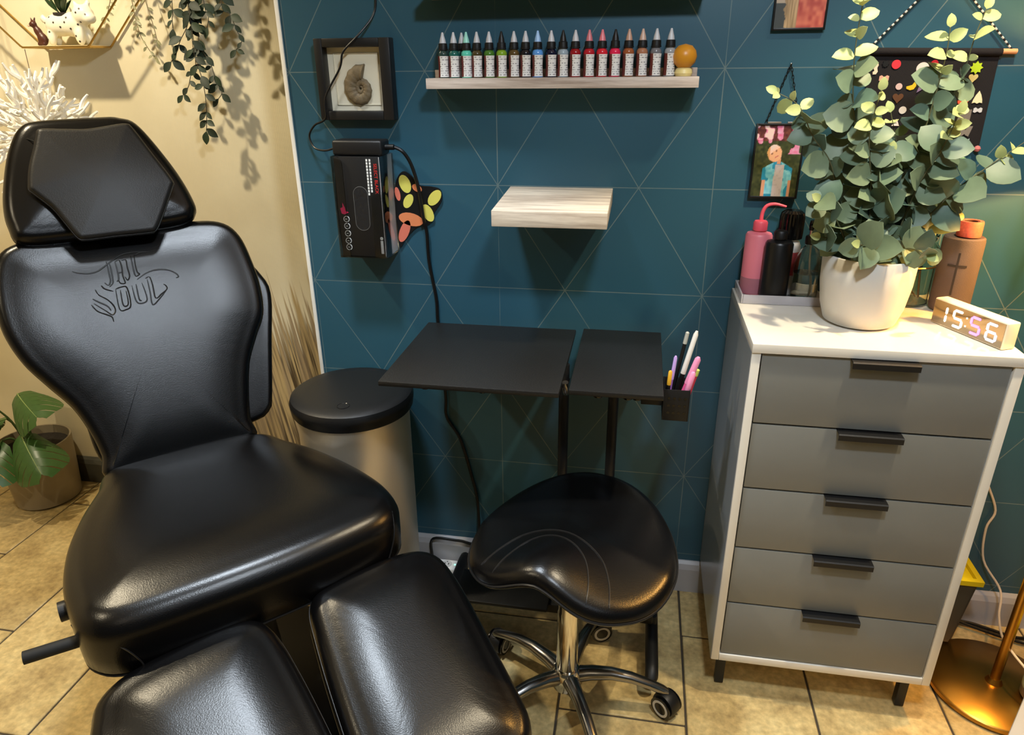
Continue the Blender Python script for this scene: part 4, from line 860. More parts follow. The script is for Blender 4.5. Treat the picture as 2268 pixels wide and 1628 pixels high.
box('nozzle', .388, .397, 1.697, 1.703, zb+.176, zb+.182, BLACKG, sp_, bev=0.001)

# glass jars, speaker, tape, clock
def jar(x, y, r, h, label, fill):
    t = thing('glass_jar', label, 'jar', (x, y, ZT), 0, 'glass jars behind the plant')
    lathe('glass', [(0, .001), (r-.004, .001), (r, .006), (r, h-.045), (r-.008, h-.032), (r-.008, h-.028), (r-.005, h-.026), (r-.005, h-.022), (r-.008, h-.020), (r-.005, h-.017), (r-.005, h-.012), (r-.008, h-.010), (r-.008, h-.002), (r-.010, h), (r-.012, h-.004), (r-.012, h-.030), (r-.004, h-.048), (r-.004, .008), (0, .007)], GLASS, t, at=(x, y, ZT), seg=40)
    if fill:
        for k in range(9):
            a = random.uniform(0, 6.28); b = random.uniform(0, 6.28); q = r*.6
            p0 = Vector((x+q*math.cos(a), y+q*math.sin(a), ZT+.012)); p1 = Vector((x+q*.8*math.cos(b), y+q*.8*math.sin(b), ZT+random.uniform(.06, .11)))
            tube('content', [p0, p1], random.uniform(.002, .004), [mat('dark_bits', (52, 44, 34), 0.5), ALU, mat('tan_bits', (150, 118, 70), 0.6)][k % 3], t, seg=6, sm=1)
        vv, ff = tube_geo([Vector((x+(r+.0022)*math.cos(R(a)), y+(r+.0022)*math.sin(R(a)), ZT+.095)) for a in range(0, 360, 10)], .0018, 6, True); mk('wire_band', vv, ff, GOLDW, t)
jar(.503, 1.728, .060, .185, 'clear screw neck glass jar directly behind the plant pot', False)
jar(.628, 1.735, .053, .180, 'clear glass jar of small tools left of the speaker', True)
sk = thing('speaker', 'brown grey cylindrical portable speaker standing behind the clock', 'speaker', (.711, 1.688, ZT))
SPK = mat('speaker_mesh', (88, 74, 68), 0.75, bump=0.6, bscale=900)
lathe('body', [(0, .0005), (.036, .0005), (.040, .004), (.0415, .012), (.0415, .160), (.0405, .167), (.037, .170), (.030, .168), (0, .168)], SPK, sk, at=(.711, 1.688, ZT), seg=40)
dirv = Vector((-.42, -.90, 0)).normalized(); tn = Vector((-dirv.y, dirv.x, 0))
def spk_bar(nm, a0, a1, z0, z1):
    v, f = [], []; n = 6
    for i in range(n+1):
        a = a0+(a1-a0)*i/n; d = (dirv*math.cos(a)+tn*math.sin(a))
        for z in (z0, z1):
            for rr in (.0412, .0426): v.append(Vector((.711, 1.688, ZT+z))+d*rr)
    for i in range(n):
        o = i*4; f += [(o+1, o+3, o+7, o+5), (o, o+4, o+6, o+2), (o+2, o+6, o+7, o+3), (o, o+1, o+5, o+4)]
    f += [(0, 2, 3, 1), (n*4, n*4+1, n*4+3, n*4+2)]
    mk(nm, v, f, mat('speaker_mark', (40, 32, 30), 0.6), sk)
spk_bar('plus_mark', -.05, .05, .045, .140); spk_bar('minus_mark', -.45, .45, .108, .113)
tp = thing('tape_roll', 'small coral roll of speckled tape on top of the speaker', 'tape', (.716, 1.686, ZT+.170))
lathe('tape', [(.015, .0005), (.0235, .0005), (.0245, .004), (.0245, .030), (.0235, .034), (.016, .034), (.015, .030), (.015, .0005)], mat('coral_speckle', (228, 104, 84), 0.5, var=0.35, vscale=220), tp, at=(.716, 1.686, ZT+.170), seg=30)
lathe('core', [(.0125, .001), (.0148, .001), (.0148, .033), (.0125, .033), (.0125, .001)], mat('brown_core', (70, 44, 34), 0.7), tp, at=(.716, 1.686, ZT+.170), seg=24)
# clock: local x along its face, face normal to -y local
ckA = math.atan2(1.428-1.592, .716-.642); ck0 = Vector((.642, 1.592, ZT))
ck = thing('digital_clock', 'white digital clock showing 15:56 in lit segments', 'clock', ck0[:])
CX = Vector((math.cos(ckA), math.sin(ckA), 0)); CN = Vector((CX.y, -CX.x, 0)); CL = (Vector((.716, 1.428, 0))-Vector((.642, 1.592, 0))).length
ckM = Matrix(((CX.x, -CN.x, 0, ck0.x), (CX.y, -CN.y, 0, ck0.y), (0, 0, 1, ck0.z), (0, 0, 0, 1)))
box('case', 0, CL, 0.0005, .032, .0005, .056, mat('clock_white', (236, 230, 212), 0.4), ck, M=ckM, bev=0.003, seg=3)
box('face', .003, CL-.003, -.0006, .0004, .0035, .053, mat('mirror_face', (150, 140, 122), 0.08, 0.75), ck, M=ckM, bev=0.0)
SEG = {'1': 'bc', '5': 'afgcd', '6': 'afgecd'}
def seg_digit(ch_, x, z, w, h, m):
    t = w*.19; g = .0008; H2 = h/2; bars = []
    def hb(zc): return [(x+g+t*.5, zc), (x+t, zc+t/2), (x+w-t, zc+t/2), (x+w-g-t*.5, zc), (x+w-t, zc-t/2), (x+t, zc-t/2)]
    def vb(xc, z0, z1): return [(xc, z0+g), (xc+t/2, z0+t*.5+g), (xc+t/2, z1-t*.5-g), (xc, z1-g), (xc-t/2, z1-t*.5-g), (xc-t/2, z0+t*.5+g)]
    D_ = {'a': hb(z+h-t/2), 'g': hb(z+H2), 'd': hb(z+t/2), 'f': vb(x+t/2, z+H2, z+h-t*.4), 'b': vb(x+w-t/2, z+H2, z+h-t*.4), 'e': vb(x+t/2, z+t*.4, z+H2), 'c': vb(x+w-t/2, z+t*.4, z+H2)}
    v, f = [], []
    for s in SEG[ch_]:
        o = len(v); P = D_[s]; n = len(P)
        v += [ckM @ Vector((a, -.0016, b)) for a, b in P]+[ckM @ Vector((a, -.0007, b)) for a, b in P]
        f += [tuple(o+i for i in range(n)), tuple(o+2*n-1-i for i in range(n))]+[(o+i, o+(i+1) % n, o+n+(i+1) % n, o+n+i) for i in range(n)]
    bm = bmesh.new(); bv = [bm.verts.new(p) for p in v]
    for q in f: bm.faces.new([bv[i] for i in q])
    bmlink('digit', bm, m, ck, sm=False)
LEDW = mat('led_white', (255, 255, 255), 0.5, emit=(255, 246, 220), estr=1.5); LEDV = mat('led_violet', (230, 140, 255), 0.5, emit=(226, 130, 255), estr=1.3); LEDB = mat('led_blue_white', (225, 230, 255), 0.5, emit=(214, 224, 255), estr=1.5)
seg_digit('1', .014, .009, .026, .038, LEDW); seg_digit('5', .054, .009, .027, .038, LEDW); seg_digit('5', .098, .009, .027, .038, LEDV); seg_digit('6', .137, .009, .027, .038, LEDB)
for z_ in (.020, .037): box('colon_dot', .0875, .0905, -.0016, -.0007, z_-.0015, z_+.0015, LEDW, ck, M=ckM, bev=0)

# ------------------------------------------------------------------ leaves
def leaf_mesh(name, L, W, cup, bend, m, pts=None, pointed=0.0):
    n = 6; v, f = [], []
    for i in range(n+1):
        t = i/n; w = W*0.5*math.sin(math.pi*(t**(0.85+pointed*.3)))**(0.62+0.5*pointed) if 0 < i < n else 0
        z = -bend*t*t
        for s in (-1, 0, 1): v.append((s*w, t*L, z+(cup*abs(s)*w)))
    for i in range(n):
        a = i*3
        for s in (0, 1): f.append((a+s, a+s+1, a+3+s+1, a+3+s))
    me = bpy.data.meshes.new(name); me.from_pydata(v, [], f); me.update()
    bm = bmesh.new(); bm.from_mesh(me); bmesh.ops.remove_doubles(bm, verts=bm.verts, dist=1e-5)
    bmesh.ops.solidify(bm, geom=bm.faces[:], thickness=0.0006)
    bmesh.ops.recalc_face_normals(bm, faces=bm.faces); bm.to_mesh(me); bm.free()
    me.materials.append(m); smooth_mesh(me, 80); return me
def leaf_mat(name, c1, c2, rough=0.5):
    m = bpy.data.materials.new(name); m.use_nodes = True; nt = m.node_tree; L = nt.links; b = nt.nodes['Principled BSDF']
    oi = nt.nodes.new('ShaderNodeObjectInfo'); r = nt.nodes.new('ShaderNodeMix'); r.data_type = 'RGBA'
    r.inputs['A'].default_value = lin(c1); r.inputs['B'].default_value = lin(c2); L.new(oi.outputs['Random'], r.inputs['Factor'])
    tc = nt.nodes.new('ShaderNodeTexCoord'); n = nt.nodes.new('ShaderNodeTexNoise'); n.inputs['Scale'].default_value = 60; L.new(tc.outputs['Object'], n.inputs['Vector'])
    mr = nt.nodes.new('ShaderNodeMapRange'); mr.inputs['To Min'].default_value = .8; mr.inputs['To Max'].default_value = 1.2; L.new(n.outputs['Fac'], mr.inputs[0])
    mx = nt.nodes.new('ShaderNodeMix'); mx.data_type = 'RGBA'; mx.blend_type = 'MULTIPLY'; mx.inputs['Factor'].default_value = 1; L.new(r.outputs['Result'], mx.inputs['A']); L.new(mr.outputs[0], mx.inputs['B'])
    L.new(mx.outputs['Result'], b.inputs['Base Color']); b.inputs['Roughness'].default_value = rough
    return m
def place_leaf(me, parent, pos, direction, upv, scale):
    y = Vector(direction).normalized(); z = Vector(upv)-y*Vector(upv).dot(y)
    z = z.normalized() if z.length > 1e-4 else y.orthogonal().normalized(); x = y.cross(z)
    o = bpy.data.objects.new('leaf', me); COL.objects.link(o); o.parent = parent
    Mw = Matrix(((x.x, y.x, z.x, pos[0]), (x.y, y.y, z.y, pos[1]), (x.z, y.z, z.z, pos[2]), (0, 0, 0, 1))) @ Matrix.Scale(scale, 4)
    o.matrix_basis = rootmat(parent).inverted() @ Mw
    return o
rnd = random.Random(21)
# eucalyptus
px0, py0 = .488, 1.572
eu = thing('potted_eucalyptus', 'artificial eucalyptus plant in a ribbed white pot on the chest', 'plant', (px0, py0, ZT))
n = 160; v, f = [], []; prof = [(.0, .001), (.062, .001), (.072, .006), (.083, .04), (.090, .09), (.0925, .15), (.0915, .1515), (.0885, .1515), (.0875, .148), (.085, .125), (0, .125)]
pv = []; 
for j, (r_, z_) in enumerate(prof):
    if r_ == 0: pv.append([len(v)]); v.append(Vector((px0, py0, ZT+z_))); continue
    pv.append(list(range(len(v), len(v)+n)))
    for k in range(n):
        q = r_+(0.0007 if (k % 2 and 1 < j < 6) else 0); v.append(Vector((px0+q*math.cos(2*math.pi*k/n), py0+q*math.sin(2*math.pi*k/n), ZT+z_)))
for a, b in zip(pv, pv[1:]):
    for k in range(n):
        k2 = (k+1) % n
        if len(a) == 1: f.append((a[0], b[k2], b[k]))
        elif len(b) == 1: f.append((a[k], a[k2], b[0]))
        else: f.append((a[k], a[k2], b[k2], b[k]))
mk('pot', v, f, mat('matt_white_ceramic', (214, 212, 206), 0.5), eu, ang=50)
lathe('soil', [(0, .127), (.084, .127), (.084, .1255)], mat('dark_soil', (38, 32, 26), 0.9, bump=1, bscale=120), eu, at=(px0, py0, ZT), seg=30)
EUM = leaf_mat('eucalyptus_leaf', (84, 110, 96), (128, 144, 110)); EUY = leaf_mat('young_eucalyptus_leaf', (176, 190, 122), (196, 202, 136))
LE = [leaf_mesh('leaf', .047, .047, .22, .008, EUM), leaf_mesh('leaf', .042, .038, .30, .012, EUM), leaf_mesh('leaf', .035, .034, .25, .004, EUM)]; LY = [leaf_mesh('leaf', .034, .024, .3, .006, EUY), leaf_mesh('leaf', .024, .017, .3, .004, EUY)]
ES = [([(.48, 1.118), (.447, 1.275), (.404, 1.403), (.386, 1.508), (.384, 1.605)], 1.575, 1.55, .036), ([(.508, 1.114), (.533, 1.255), (.547, 1.394), (.553, 1.498), (.549, 1.552)], 1.585, 1.57, .036), ([(.534, 1.117), (.564, 1.358), (.598, 1.466), (.606, 1.537), (.615, 1.583)], 1.60, 1.60, .044),
      ([(.51, 1.119), (.579, 1.206), (.618, 1.26), (.664, 1.304), (.715, 1.35)], 1.56, 1.55, .034), ([(.465, 1.12), (.411, 1.224), (.38, 1.305), (.337, 1.358), (.303, 1.414), (.257, 1.44)], 1.58, 1.58, .037), ([(.473, 1.135), (.454, 1.262), (.428, 1.364), (.429, 1.445)], 1.555, 1.50, .030),
      ([(.438, 1.134), (.392, 1.207), (.352, 1.242)], 1.56, 1.50, .030), ([(.524, 1.137), (.541, 1.263), (.565, 1.34), (.575, 1.405)], 1.56, 1.51, .030), ([(.525, 1.117), (.535, 1.204), (.528, 1.287), (.489, 1.40)], 1.60, 1.62, .032), ([(.47, 1.12), (.44, 1.20), (.42, 1.29), (.40, 1.36)], 1.60, 1.64, .032),
      ([(.50, 1.12), (.49, 1.19), (.470, 1.26), (.475, 1.33)], 1.56, 1.53, .030), ([(.52, 1.12), (.56, 1.18), (.61, 1.205), (.645, 1.20)], 1.58, 1.60, .034), ([(.49, 1.12), (.47, 1.15), (.43, 1.165)], 1.54, 1.46, .030), ([(.52, 1.12), (.535, 1.15), (.56, 1.145)], 1.54, 1.47, .030), ([(.45, 1.12), (.41, 1.15), (.375, 1.16)], 1.57, 1.54, .032)]
STEMM = mat('olive_stem', (92, 92, 62), 0.6)
for pts, ya, yb_, gapd in ES:
    P = cat_rom([(p[0], ya+(yb_-ya)*(i/(len(pts)-1)), p[1]) for i, p in enumerate(pts)], 10)
    P[0] = Vector((px0+(P[0].x-px0)*.6, py0+(P[0].y-py0)*.6, ZT+.126))
    L_ = [0]
    for a, b in zip(P, P[1:]): L_.append(L_[-1]+(b-a).length)
    vv, ff = tube_geo(P, [.0019*(1-.6*i/len(P)) for i in range(len(P))], 6); stm = mk('stem', vv, ff, STEMM, eu)
    d = .05 if L_[-1] > .2 else .02; kk = 0; phi = rnd.uniform(0, 3.14)
    while d < L_[-1]:
        j = next(i for i in range(len(L_)-1) if L_[i+1] >= d); p = P[j].lerp(P[j+1], (d-L_[j])/max(L_[j+1]-L_[j], 1e-6)); tg = (P[j+1]-P[j]).normalized()
        fr_ = d/L_[-1]; e1 = tg.cross(Vector((0, 1, 0))).normalized(); e2 = tg.cross(e1)
        for s in (0, math.pi):
            a = phi+s+rnd.uniform(-.3, .3); dr = (e1*math.cos(a)+e2*math.sin(a)*.75)+tg*rnd.uniform(.15, .65)
            upv = tg*.5+Vector((rnd.uniform(-.8, .8), -1.2, rnd.uniform(-.3, .8)))
            young = fr_ > .80 and L_[-1] > .25
            me = rnd.choice(LY) if young else rnd.choice(LE)
            place_leaf(me, stm, p, dr, upv, rnd.uniform(.9, 1.35)*(1.25-.32*fr_))
        phi += R(90)+rnd.uniform(-.35, .35); d += gapd*(1.0-.25*fr_)*rnd.uniform(.8, 1.1); kk += 1
    place_leaf(LY[1], stm, P[-1], (P[-1]-P[-2]), (0, -1, .3), 1.0)

# ------------------------------------------------------------------ pens in their basket
pb = thing('pen_basket', 'black perforated metal pen cup hooked on the narrow table top', 'pen cup', (.108, 1.50, .745))
def bsk(s): return .078+.0*s
bX, bX2, bYa, bYb, bz0, bz1 = .079, .137, 1.462, 1.535, .748, .825
for nm, q in (('basket_side', (bX, bX+.002, bYa, bYb, bz0, bz1)), ('basket_side', (bX2-.002, bX2, bYa, bYb, bz0, bz1)), ('basket_front', (bX+.0021, bX2-.0021, bYa, bYa+.002, bz0, bz1)), ('basket_back', (bX+.0021, bX2-.0021, bYb-.002, bYb, bz0, bz1)), ('basket_floor', (bX+.0021, bX2-.0021, bYa+.0021, bYb-.0021, bz0, bz0+.002))):
    box(nm, *q, BLACKM, pb, bev=0.0005)
for k in range(4):
    for j in range(3): lathe('hole', [(0, 0), (.0032, 0), (.0032, .0005), (0, .0005)], BLACKG, pb, at=(bX+.012+k*.012, bYa-.0001, bz0+.02+j*.018), M=Matrix.Rotation(R(90), 4, 'X'), seg=10)
box('hook_bracket', .03, .079, 1.48, 1.52, .775, .80, BLACKM, pb, bev=0.002)
def pen(x, y, z0, tip, r, m, m2, label, cap=.3):
    a, b = Vector((x, y, z0)), Vector(tip); c = a.lerp(b, 1-cap)
    t = thing('pen', label, 'pen', a[:], 0, 'pens in the cup')
    vv, ff = tube_geo([a, a.lerp(b, .1), c], [r*.6, r, r], 10); mk('barrel', vv, ff, m, t)
    vv, ff = tube_geo([c, c.lerp(b, .1), b.lerp(c, .08), b], [r*1.12, r*1.15, r*1.05, r*.5], 10); mk('cap', vv, ff, m2, t)
PINKM = mat('hot_pink', (232, 96, 150), 0.35); PINK2 = mat('light_pink', (240, 150, 190), 0.35)
pen(.100, 1.505, .752, (.142, 1.51, .950), .0052, BLACKP, mat('white_marker', (232, 230, 222), 0.4), 'tallest pen, black with a white clipped cap', .52)
pen(.094, 1.515, .752, (.124, 1.53, .940), .0042, BLACKP, mat('grey_clip', (180, 180, 170), 0.3), 'tall slim black pen behind the white capped one', .15)
pen(.108, 1.490, .752, (.148, 1.475, .902), .0065, PINKM, PINK2, 'tallest thick pink marker', .45)
pen(.116, 1.478, .752, (.140, 1.47, .868), .0058, PINKM, PINK2, 'short pale capped pink marker leaning forward', .4)
pen(.124, 1.500, .752, (.150, 1.495, .865), .0055, mat('red_pen', (216, 60, 84), 0.4), mat('lime_tip', (206, 220, 110), 0.4), 'red pen with a lime green end', .14)
pen(.088, 1.490, .752, (.100, 1.49, .896), .0038, mat('violet_pen', (150, 110, 190), 0.4), mat('lilac_pen', (190, 160, 226), 0.4), 'slim lilac pen near the table edge', .4)
pen(.086, 1.475, .752, (.090, 1.47, .868), .0042, BLACKP, mat('yellow_pen', (222, 170, 50), 0.4), 'black pen with a yellow cap beside the table edge', .3)

# ------------------------------------------------------------------ left wall: wire shelf and what it carries
hx = thing('hexagon_shelf', 'gold wire hexagon shelf on the cream wall', 'shelf', (-1.69, YC, 1.555))
def hexpts(y): return [Vector((-1.80, y, 1.5575)), Vector((-1.58, y, 1.5575)), Vector((-1.40, y, 1.735)), Vector((-1.58, y, 1.912)), Vector((-1.80, y, 1.912)), Vector((-1.98, y, 1.735))]
for y in (1.962, 2.053):
    vv, ff = tube_geo([p for a, b in zip(hexpts(y), hexpts(y)[1:]+hexpts(y)[:1]) for p in (a.lerp(b, .02), a.lerp(b, .5), a.lerp(b, .98))], .0028, 8, True); mk('wire_frame', vv, ff, GOLDW, hx)
for a, b in zip(hexpts(1.962), hexpts(2.053)): tube('wire_rod', [a, b], .0024, GOLDW, hx, sm=1)
box('shelf_board', -1.80, -1.58, 1.964, 2.051, 1.5585, 1.5615, mat('pale_shelf', (206, 190, 150), 0.5), hx, bev=0.0008)
# spotted animal planter
def remesh_blob(name, balls, m, parent, vox=.0035):
    bm = bmesh.new()
    for (c, s, rot) in balls:
        Mx = Matrix.Translation(c) @ Matrix.Rotation(rot, 4, 'Y') @ Matrix.Diagonal((s[0], s[1], s[2], 1)); bmesh.ops.create_icosphere(bm, subdivisions=3, radius=1, matrix=Mx)
    me = bpy.data.meshes.new(name); bm.to_mesh(me); bm.free()
    o = bpy.data.objects.new('tmp_blob', me); COL.objects.link(o)
    md = o.modifiers.new('r', 'REMESH'); md.mode = 'VOXEL'; md.voxel_size = vox; ms = o.modifiers.new('s', 'SMOOTH'); ms.iterations = 4; ms.factor = .5
    dg = bpy.context.evaluated_depsgraph_get(); me2 = bpy.data.meshes.new_from_object(o.evaluated_get(dg)); bpy.data.objects.remove(o); bpy.data.meshes.remove(me)
    me2.name = name; me2.materials.clear(); return link(name, me2, m, parent, ang=180)
pl = thing('animal_planter', 'white spotted animal shaped planter with a spiky succulent on the wire shelf', 'planter', (-1.655, 2.005, 1.5620))
q0 = Vector((-1.655, 2.005, 1.5620))
body = remesh_blob('body', [(q0+Vector((-.028, 0, .046)), (.042, .028, .026), 0), (q0+Vector((.004, 0, .046)), (.036, .028, .028), 0), (q0+Vector((-.056, .012, .018)), (.011, .011, .020), 0), (q0+Vector((-.052, -.014, .018)), (.011, .011, .020), 0), (q0+Vector((.030, .012, .020)), (.012, .012, .022), 0), (q0+Vector((.026, -.014, .020)), (.012, .012, .022), 0),
    (q0+Vector((.040, -.004, .066)), (.027, .024, .023), 0), (q0+Vector((.058, -.010, .058)), (.017, .016, .013), 0), (q0+Vector((.026, -.006, .088)), (.007, .005, .010), R(-20)), (q0+Vector((.052, .004, .090)), (.007, .005, .010), R(20)), (q0+Vector((-.074, 0, .060)), (.008, .007, .010), 0)], mat('white_glaze', (232, 226, 204), 0.3), pl)
SPOT = mat('brown_spot', (62, 52, 44), 0.5); bmat_ = rootmat(body); bvh2 = BVHTree.FromPolygons([bmat_ @ w_.co for w_ in body.data.vertices], [tuple(p.vertices) for p in body.data.polygons])
for (a, b) in ((-.06, .05), (-.045, .062), (-.05, .03), (-.03, .05), (-.015, .04), (.005, .06), (.012, .036), (.022, .02), (.03, .045), (.045, .078), (.036, .070), (.058, .066), (-.058, .014), (.0, .05), (.04, .05), (.028, .008)):
    hit, nn, _, _ = bvh2.ray_cast(q0+Vector((a, -.2, b)), Vector((0, 1, 0)))
    if hit: lathe('spot', [(0, -.0004), (.0024, -.0004), (.0024, .0005), (0, .0007)], SPOT, body, at=hit, M=nn.to_track_quat('Z', 'Y').to_matrix().to_4x4(), seg=10)
pl.scale = (1.2, 1.0, 1.2)
SUC = leaf_mat('succulent_green', (28, 52, 26), (44, 72, 36), 0.4); sm_ = leaf_mesh('leaf', .052, .010, .5, -.004, SUC, pointed=1.0)
soil = lathe('soil', [(0, .072), (.022, .072), (.022, .066), (0, .066)], MATS['dark_soil'], pl, at=q0+Vector((-.018, 0, 0)), seg=16)
for k in range(22):
    a = rnd.uniform(0, 6.28); t_ = rnd.uniform(.2, 1.0); place_leaf(sm_, pl, q0+Vector((-.018+.006*math.cos(a), .006*math.sin(a), .070)), (math.cos(a)*t_, math.sin(a)*t_*.8, 1.1-t_*.5), (0, -.4, 1), rnd.uniform(.7, 1.15))
fg = thing('animal_figurine', 'tiny dark brown pointed ear animal figurine on the wire shelf', 'figurine', (-1.762, 1.995, 1.562))
g0 = Vector((-1.762, 1.995, 1.562))
remesh_blob('body', [(g0+Vector((.008, 0, .016)), (.013, .010, .016), R(-20)), (g0+Vector((.0, 0, .032)), (.010, .008, .016), R(-25)), (g0+Vector((-.008, -.002, .050)), (.009, .008, .008), 0), (g0+Vector((-.014, -.004, .048)), (.006, .005, .004), 0), (g0+Vector((-.012, 0, .060)), (.003, .002, .007), R(-15)), (g0+Vector((-.003, 0, .061)), (.003, .002, .007), R(15)), (g0+Vector((.0, -.004, .004)), (.006, .006, .005), 0), (g0+Vector((.012, -.004, .004)), (.006, .006, .005), 0)], mat('chestnut_resin', (74, 38, 26), 0.4), fg, vox=.0022)
lathe('muzzle', [(0, -.002), (.003, 0), (.003, .002), (0, .004)], mat('pale_muzzle', (206, 176, 150), 0.5), fg, at=g0+Vector((-.016, -.008, .047)), M=Matrix.Rotation(R(90), 4, 'X'), seg=10)

fg.scale = (1.15, 1.15, 1.15)
# trailing vines
IV = [[(-1.302, 1.985, 1.75), (-1.311, 1.985, 1.647), (-1.317, 1.985, 1.625), (-1.32, 1.985, 1.6)],
[(-1.256, 1.985, 1.75), (-1.262, 1.985, 1.652), (-1.273, 1.985, 1.609), (-1.304, 1.985, 1.569), (-1.325, 1.985, 1.534), (-1.344, 1.985, 1.515)],
[(-1.25, 1.98, 1.75), (-1.256, 1.98, 1.652), (-1.261, 1.98, 1.593), (-1.265, 1.98, 1.546), (-1.262, 1.98, 1.514), (-1.253, 1.98, 1.465), (-1.253, 1.98, 1.416), (-1.259, 1.98, 1.369), (-1.268, 1.98, 1.327)],
[(-1.235, 1.99, 1.75), (-1.25, 1.99, 1.571), (-1.227, 1.99, 1.514), (-1.217, 1.99, 1.468), (-1.204, 1.99, 1.435), (-1.218, 1.99, 1.416)],
[(-1.157, 1.985, 1.75), (-1.16, 1.985, 1.65), (-1.141, 1.985, 1.634), (-1.126, 1.985, 1.591), (-1.116, 1.985, 1.566), (-1.136, 1.985, 1.544)],
[(-1.262, 1.99, 1.75), (-1.27, 1.99, 1.521), (-1.292, 1.99, 1.482), (-1.307, 1.99, 1.449), (-1.329, 1.99, 1.426)],
[(-1.213, 1.985, 1.75), (-1.212, 1.985, 1.651), (-1.205, 1.985, 1.629), (-1.214, 1.985, 1.602)]]
def vine(name, label, strands, lm, stm_m, gapd, sc_, z0, pot_at):
    t = thing(name, label, 'plant', pot_at, 0)
    lathe('pot', [(0, 0), (.030, 0), (.045, .004), (.052, .08), (.052, .088), (.047, .088), (.046, .07), (0, .07)], mat('white_wall_pot', (226, 220, 206), 0.5), t, at=pot_at, seg=26)
    for s in strands:
        top = Vector((pot_at[0]+(s[0][0]-pot_at[0])*.5, pot_at[1]-.052, pot_at[2]+.094)); out = Vector((s[0][0], min(s[0][1], pot_at[1]-.06), pot_at[2]+.06))
        P = cat_rom([(pot_at[0], pot_at[1], pot_at[2]+.072), top, out]+[Vector(p) for p in s[0:]], 8)
        vv, ff = tube_geo(P, .0011, 5); so = mk('stem', vv, ff, stm_m, t); d = .0; acc = .0; side = 1
        for a, b in zip(P, P[1:]):
            acc += (b-a).length
            if acc > gapd and b.z < z0:
                acc = rnd.uniform(-.006, .004); tg = (b-a).normalized(); sd = Vector((side, 0, 0)); side = -side
                for rep in range(2 if rnd.random() < .55 else 1):
                    dr = sd*rnd.uniform(.6, 1.1)*(1 if rep == 0 else -1)+Vector((0, rnd.uniform(-.5, .1), -rnd.uniform(.3, 1.2)))
                    place_leaf(rnd.choice(lm), so, b, dr, (rnd.uniform(-.3, .3), -1, .35), sc_*rnd.uniform(.7, 1.15))
        place_leaf(rnd.choice(lm), so, P[-1], (P[-1]-P[-2])+Vector((.0, -.0003, 0)), (0, -1, .2), sc_)
    return t
IVM = leaf_mat('ivy_leaf', (17, 33, 19), (31, 51, 28), 0.6); IVL = [leaf_mesh('leaf', .030, .017, .25, .004, IVM, pointed=.6), leaf_mesh('leaf', .024, .012, .3, .003, IVM, pointed=.7)]
vine('trailing_ivy', 'dark green ivy trailing down the cream wall beside the corner', IV, IVL, mat('ivy_stem', (58, 52, 38), 0.6), .020, 1.32, 1.76, (-1.23, YC-.058, 1.74))
GRM = leaf_mat('dusty_leaf', (122, 122, 92), (150, 146, 108)); GRL = [leaf_mesh('leaf', .020, .008, .3, .003, GRM, pointed=.6)]
vine('dusty_trailing_plant', 'small pale dusty green trailing sprigs right of the wire shelf', [[(-1.455, 2.0, 1.80), (-1.457, 2.02, 1.683), (-1.456, 2.02, 1.631), (-1.45, 2.02, 1.584), (-1.432, 2.02, 1.548), (-1.416, 2.02, 1.524)], [(-1.47, 2.0, 1.80), (-1.50, 2.0, 1.70), (-1.521, 2.0, 1.654), (-1.535, 2.0, 1.632)], [(-1.44, 2.0, 1.80), (-1.42, 2.02, 1.70), (-1.405, 2.02, 1.62), (-1.40, 2.02, 1.57)]], GRL, mat('dusty_stem', (120, 104, 72), 0.6), .014, 1.0, 1.80, (-1.45, YC-.058, 1.83))
vine('hanging_fern', 'dense dark green hanging plant at the picture\'s left edge', [[(-1.925+.016*k, 1.93, 1.70), (-1.93+.014*k, 1.93, 1.58), (-1.935+.012*k, 1.93, 1.50), (-1.94+.012*k, 1.93, 1.445+.01*(k % 2))] for k in range(-1, 3)], [leaf_mesh('leaf', .016, .007, .3, .002, IVM, pointed=.6)], MATS['ivy_stem'], .006, 1.0, 1.60, (-1.93, YC-.058, 1.95))
# white coral ornament on its thread
cc = Vector((-1.79, 1.945, 1.315))
cr = thing('coral_ornament', 'white branching coral ornament hanging by a thread under the wire shelf', 'ornament', (cc.x, cc.y, cc.z-.19))
lathe('core', [(0, -.03), (.022, -.018), (.028, 0), (.022, .018), (0, .03)], mat('white_coral', (250, 247, 240), 0.6), cr, at=cc, seg=16)
tube('thread', [cc+Vector((-.006, .018, .02)), cc+Vector((-.008, .020, .13)), Vector((-1.797, 1.9665, 1.553))], .0011, mat('brown_thread', (120, 100, 84), 0.6), cr, seg=5, sm=1)
CORM = MATS['white_coral']; cmesh = []
for variant in range(4):
    v, f = [], []
    def addt(pts, rr):
        a, b = tube_geo(cat_rom(pts, 3), [rr*(1-.55*i/(3*(len(pts)-1))) for i in range(3*(len(pts)-1)+1)], 5); o = len(v); v.extend(a); f.extend([tuple(i+o for i in q) for q in b])
    L1 = .16+.02*variant; w1 = rnd.uniform(-.015, .015)
    addt([(0, 0, .015), (w1*.4, w1*.3, L1*.4), (w1, -w1*.5, L1*.75), (w1*.6, w1, L1)], .0080)
    for k in range(4):
        h = L1*(.42+.13*k); a = rnd.uniform(0, 6.28); l = rnd.uniform(.02, .045)
        addt([(w1*.7, 0, h), (w1*.7+math.cos(a)*l*.5, math.sin(a)*l*.5, h+l*.5), (w1*.7+math.cos(a)*l*.7, math.sin(a)*l*.7, h+l*1.1)], .0068)
    me = bpy.data.meshes.new('branch'); me.from_pydata([tuple(p) for p in v], [], f); me.update(); me.materials.append(CORM); smooth_mesh(me, 60); cmesh.append(me)
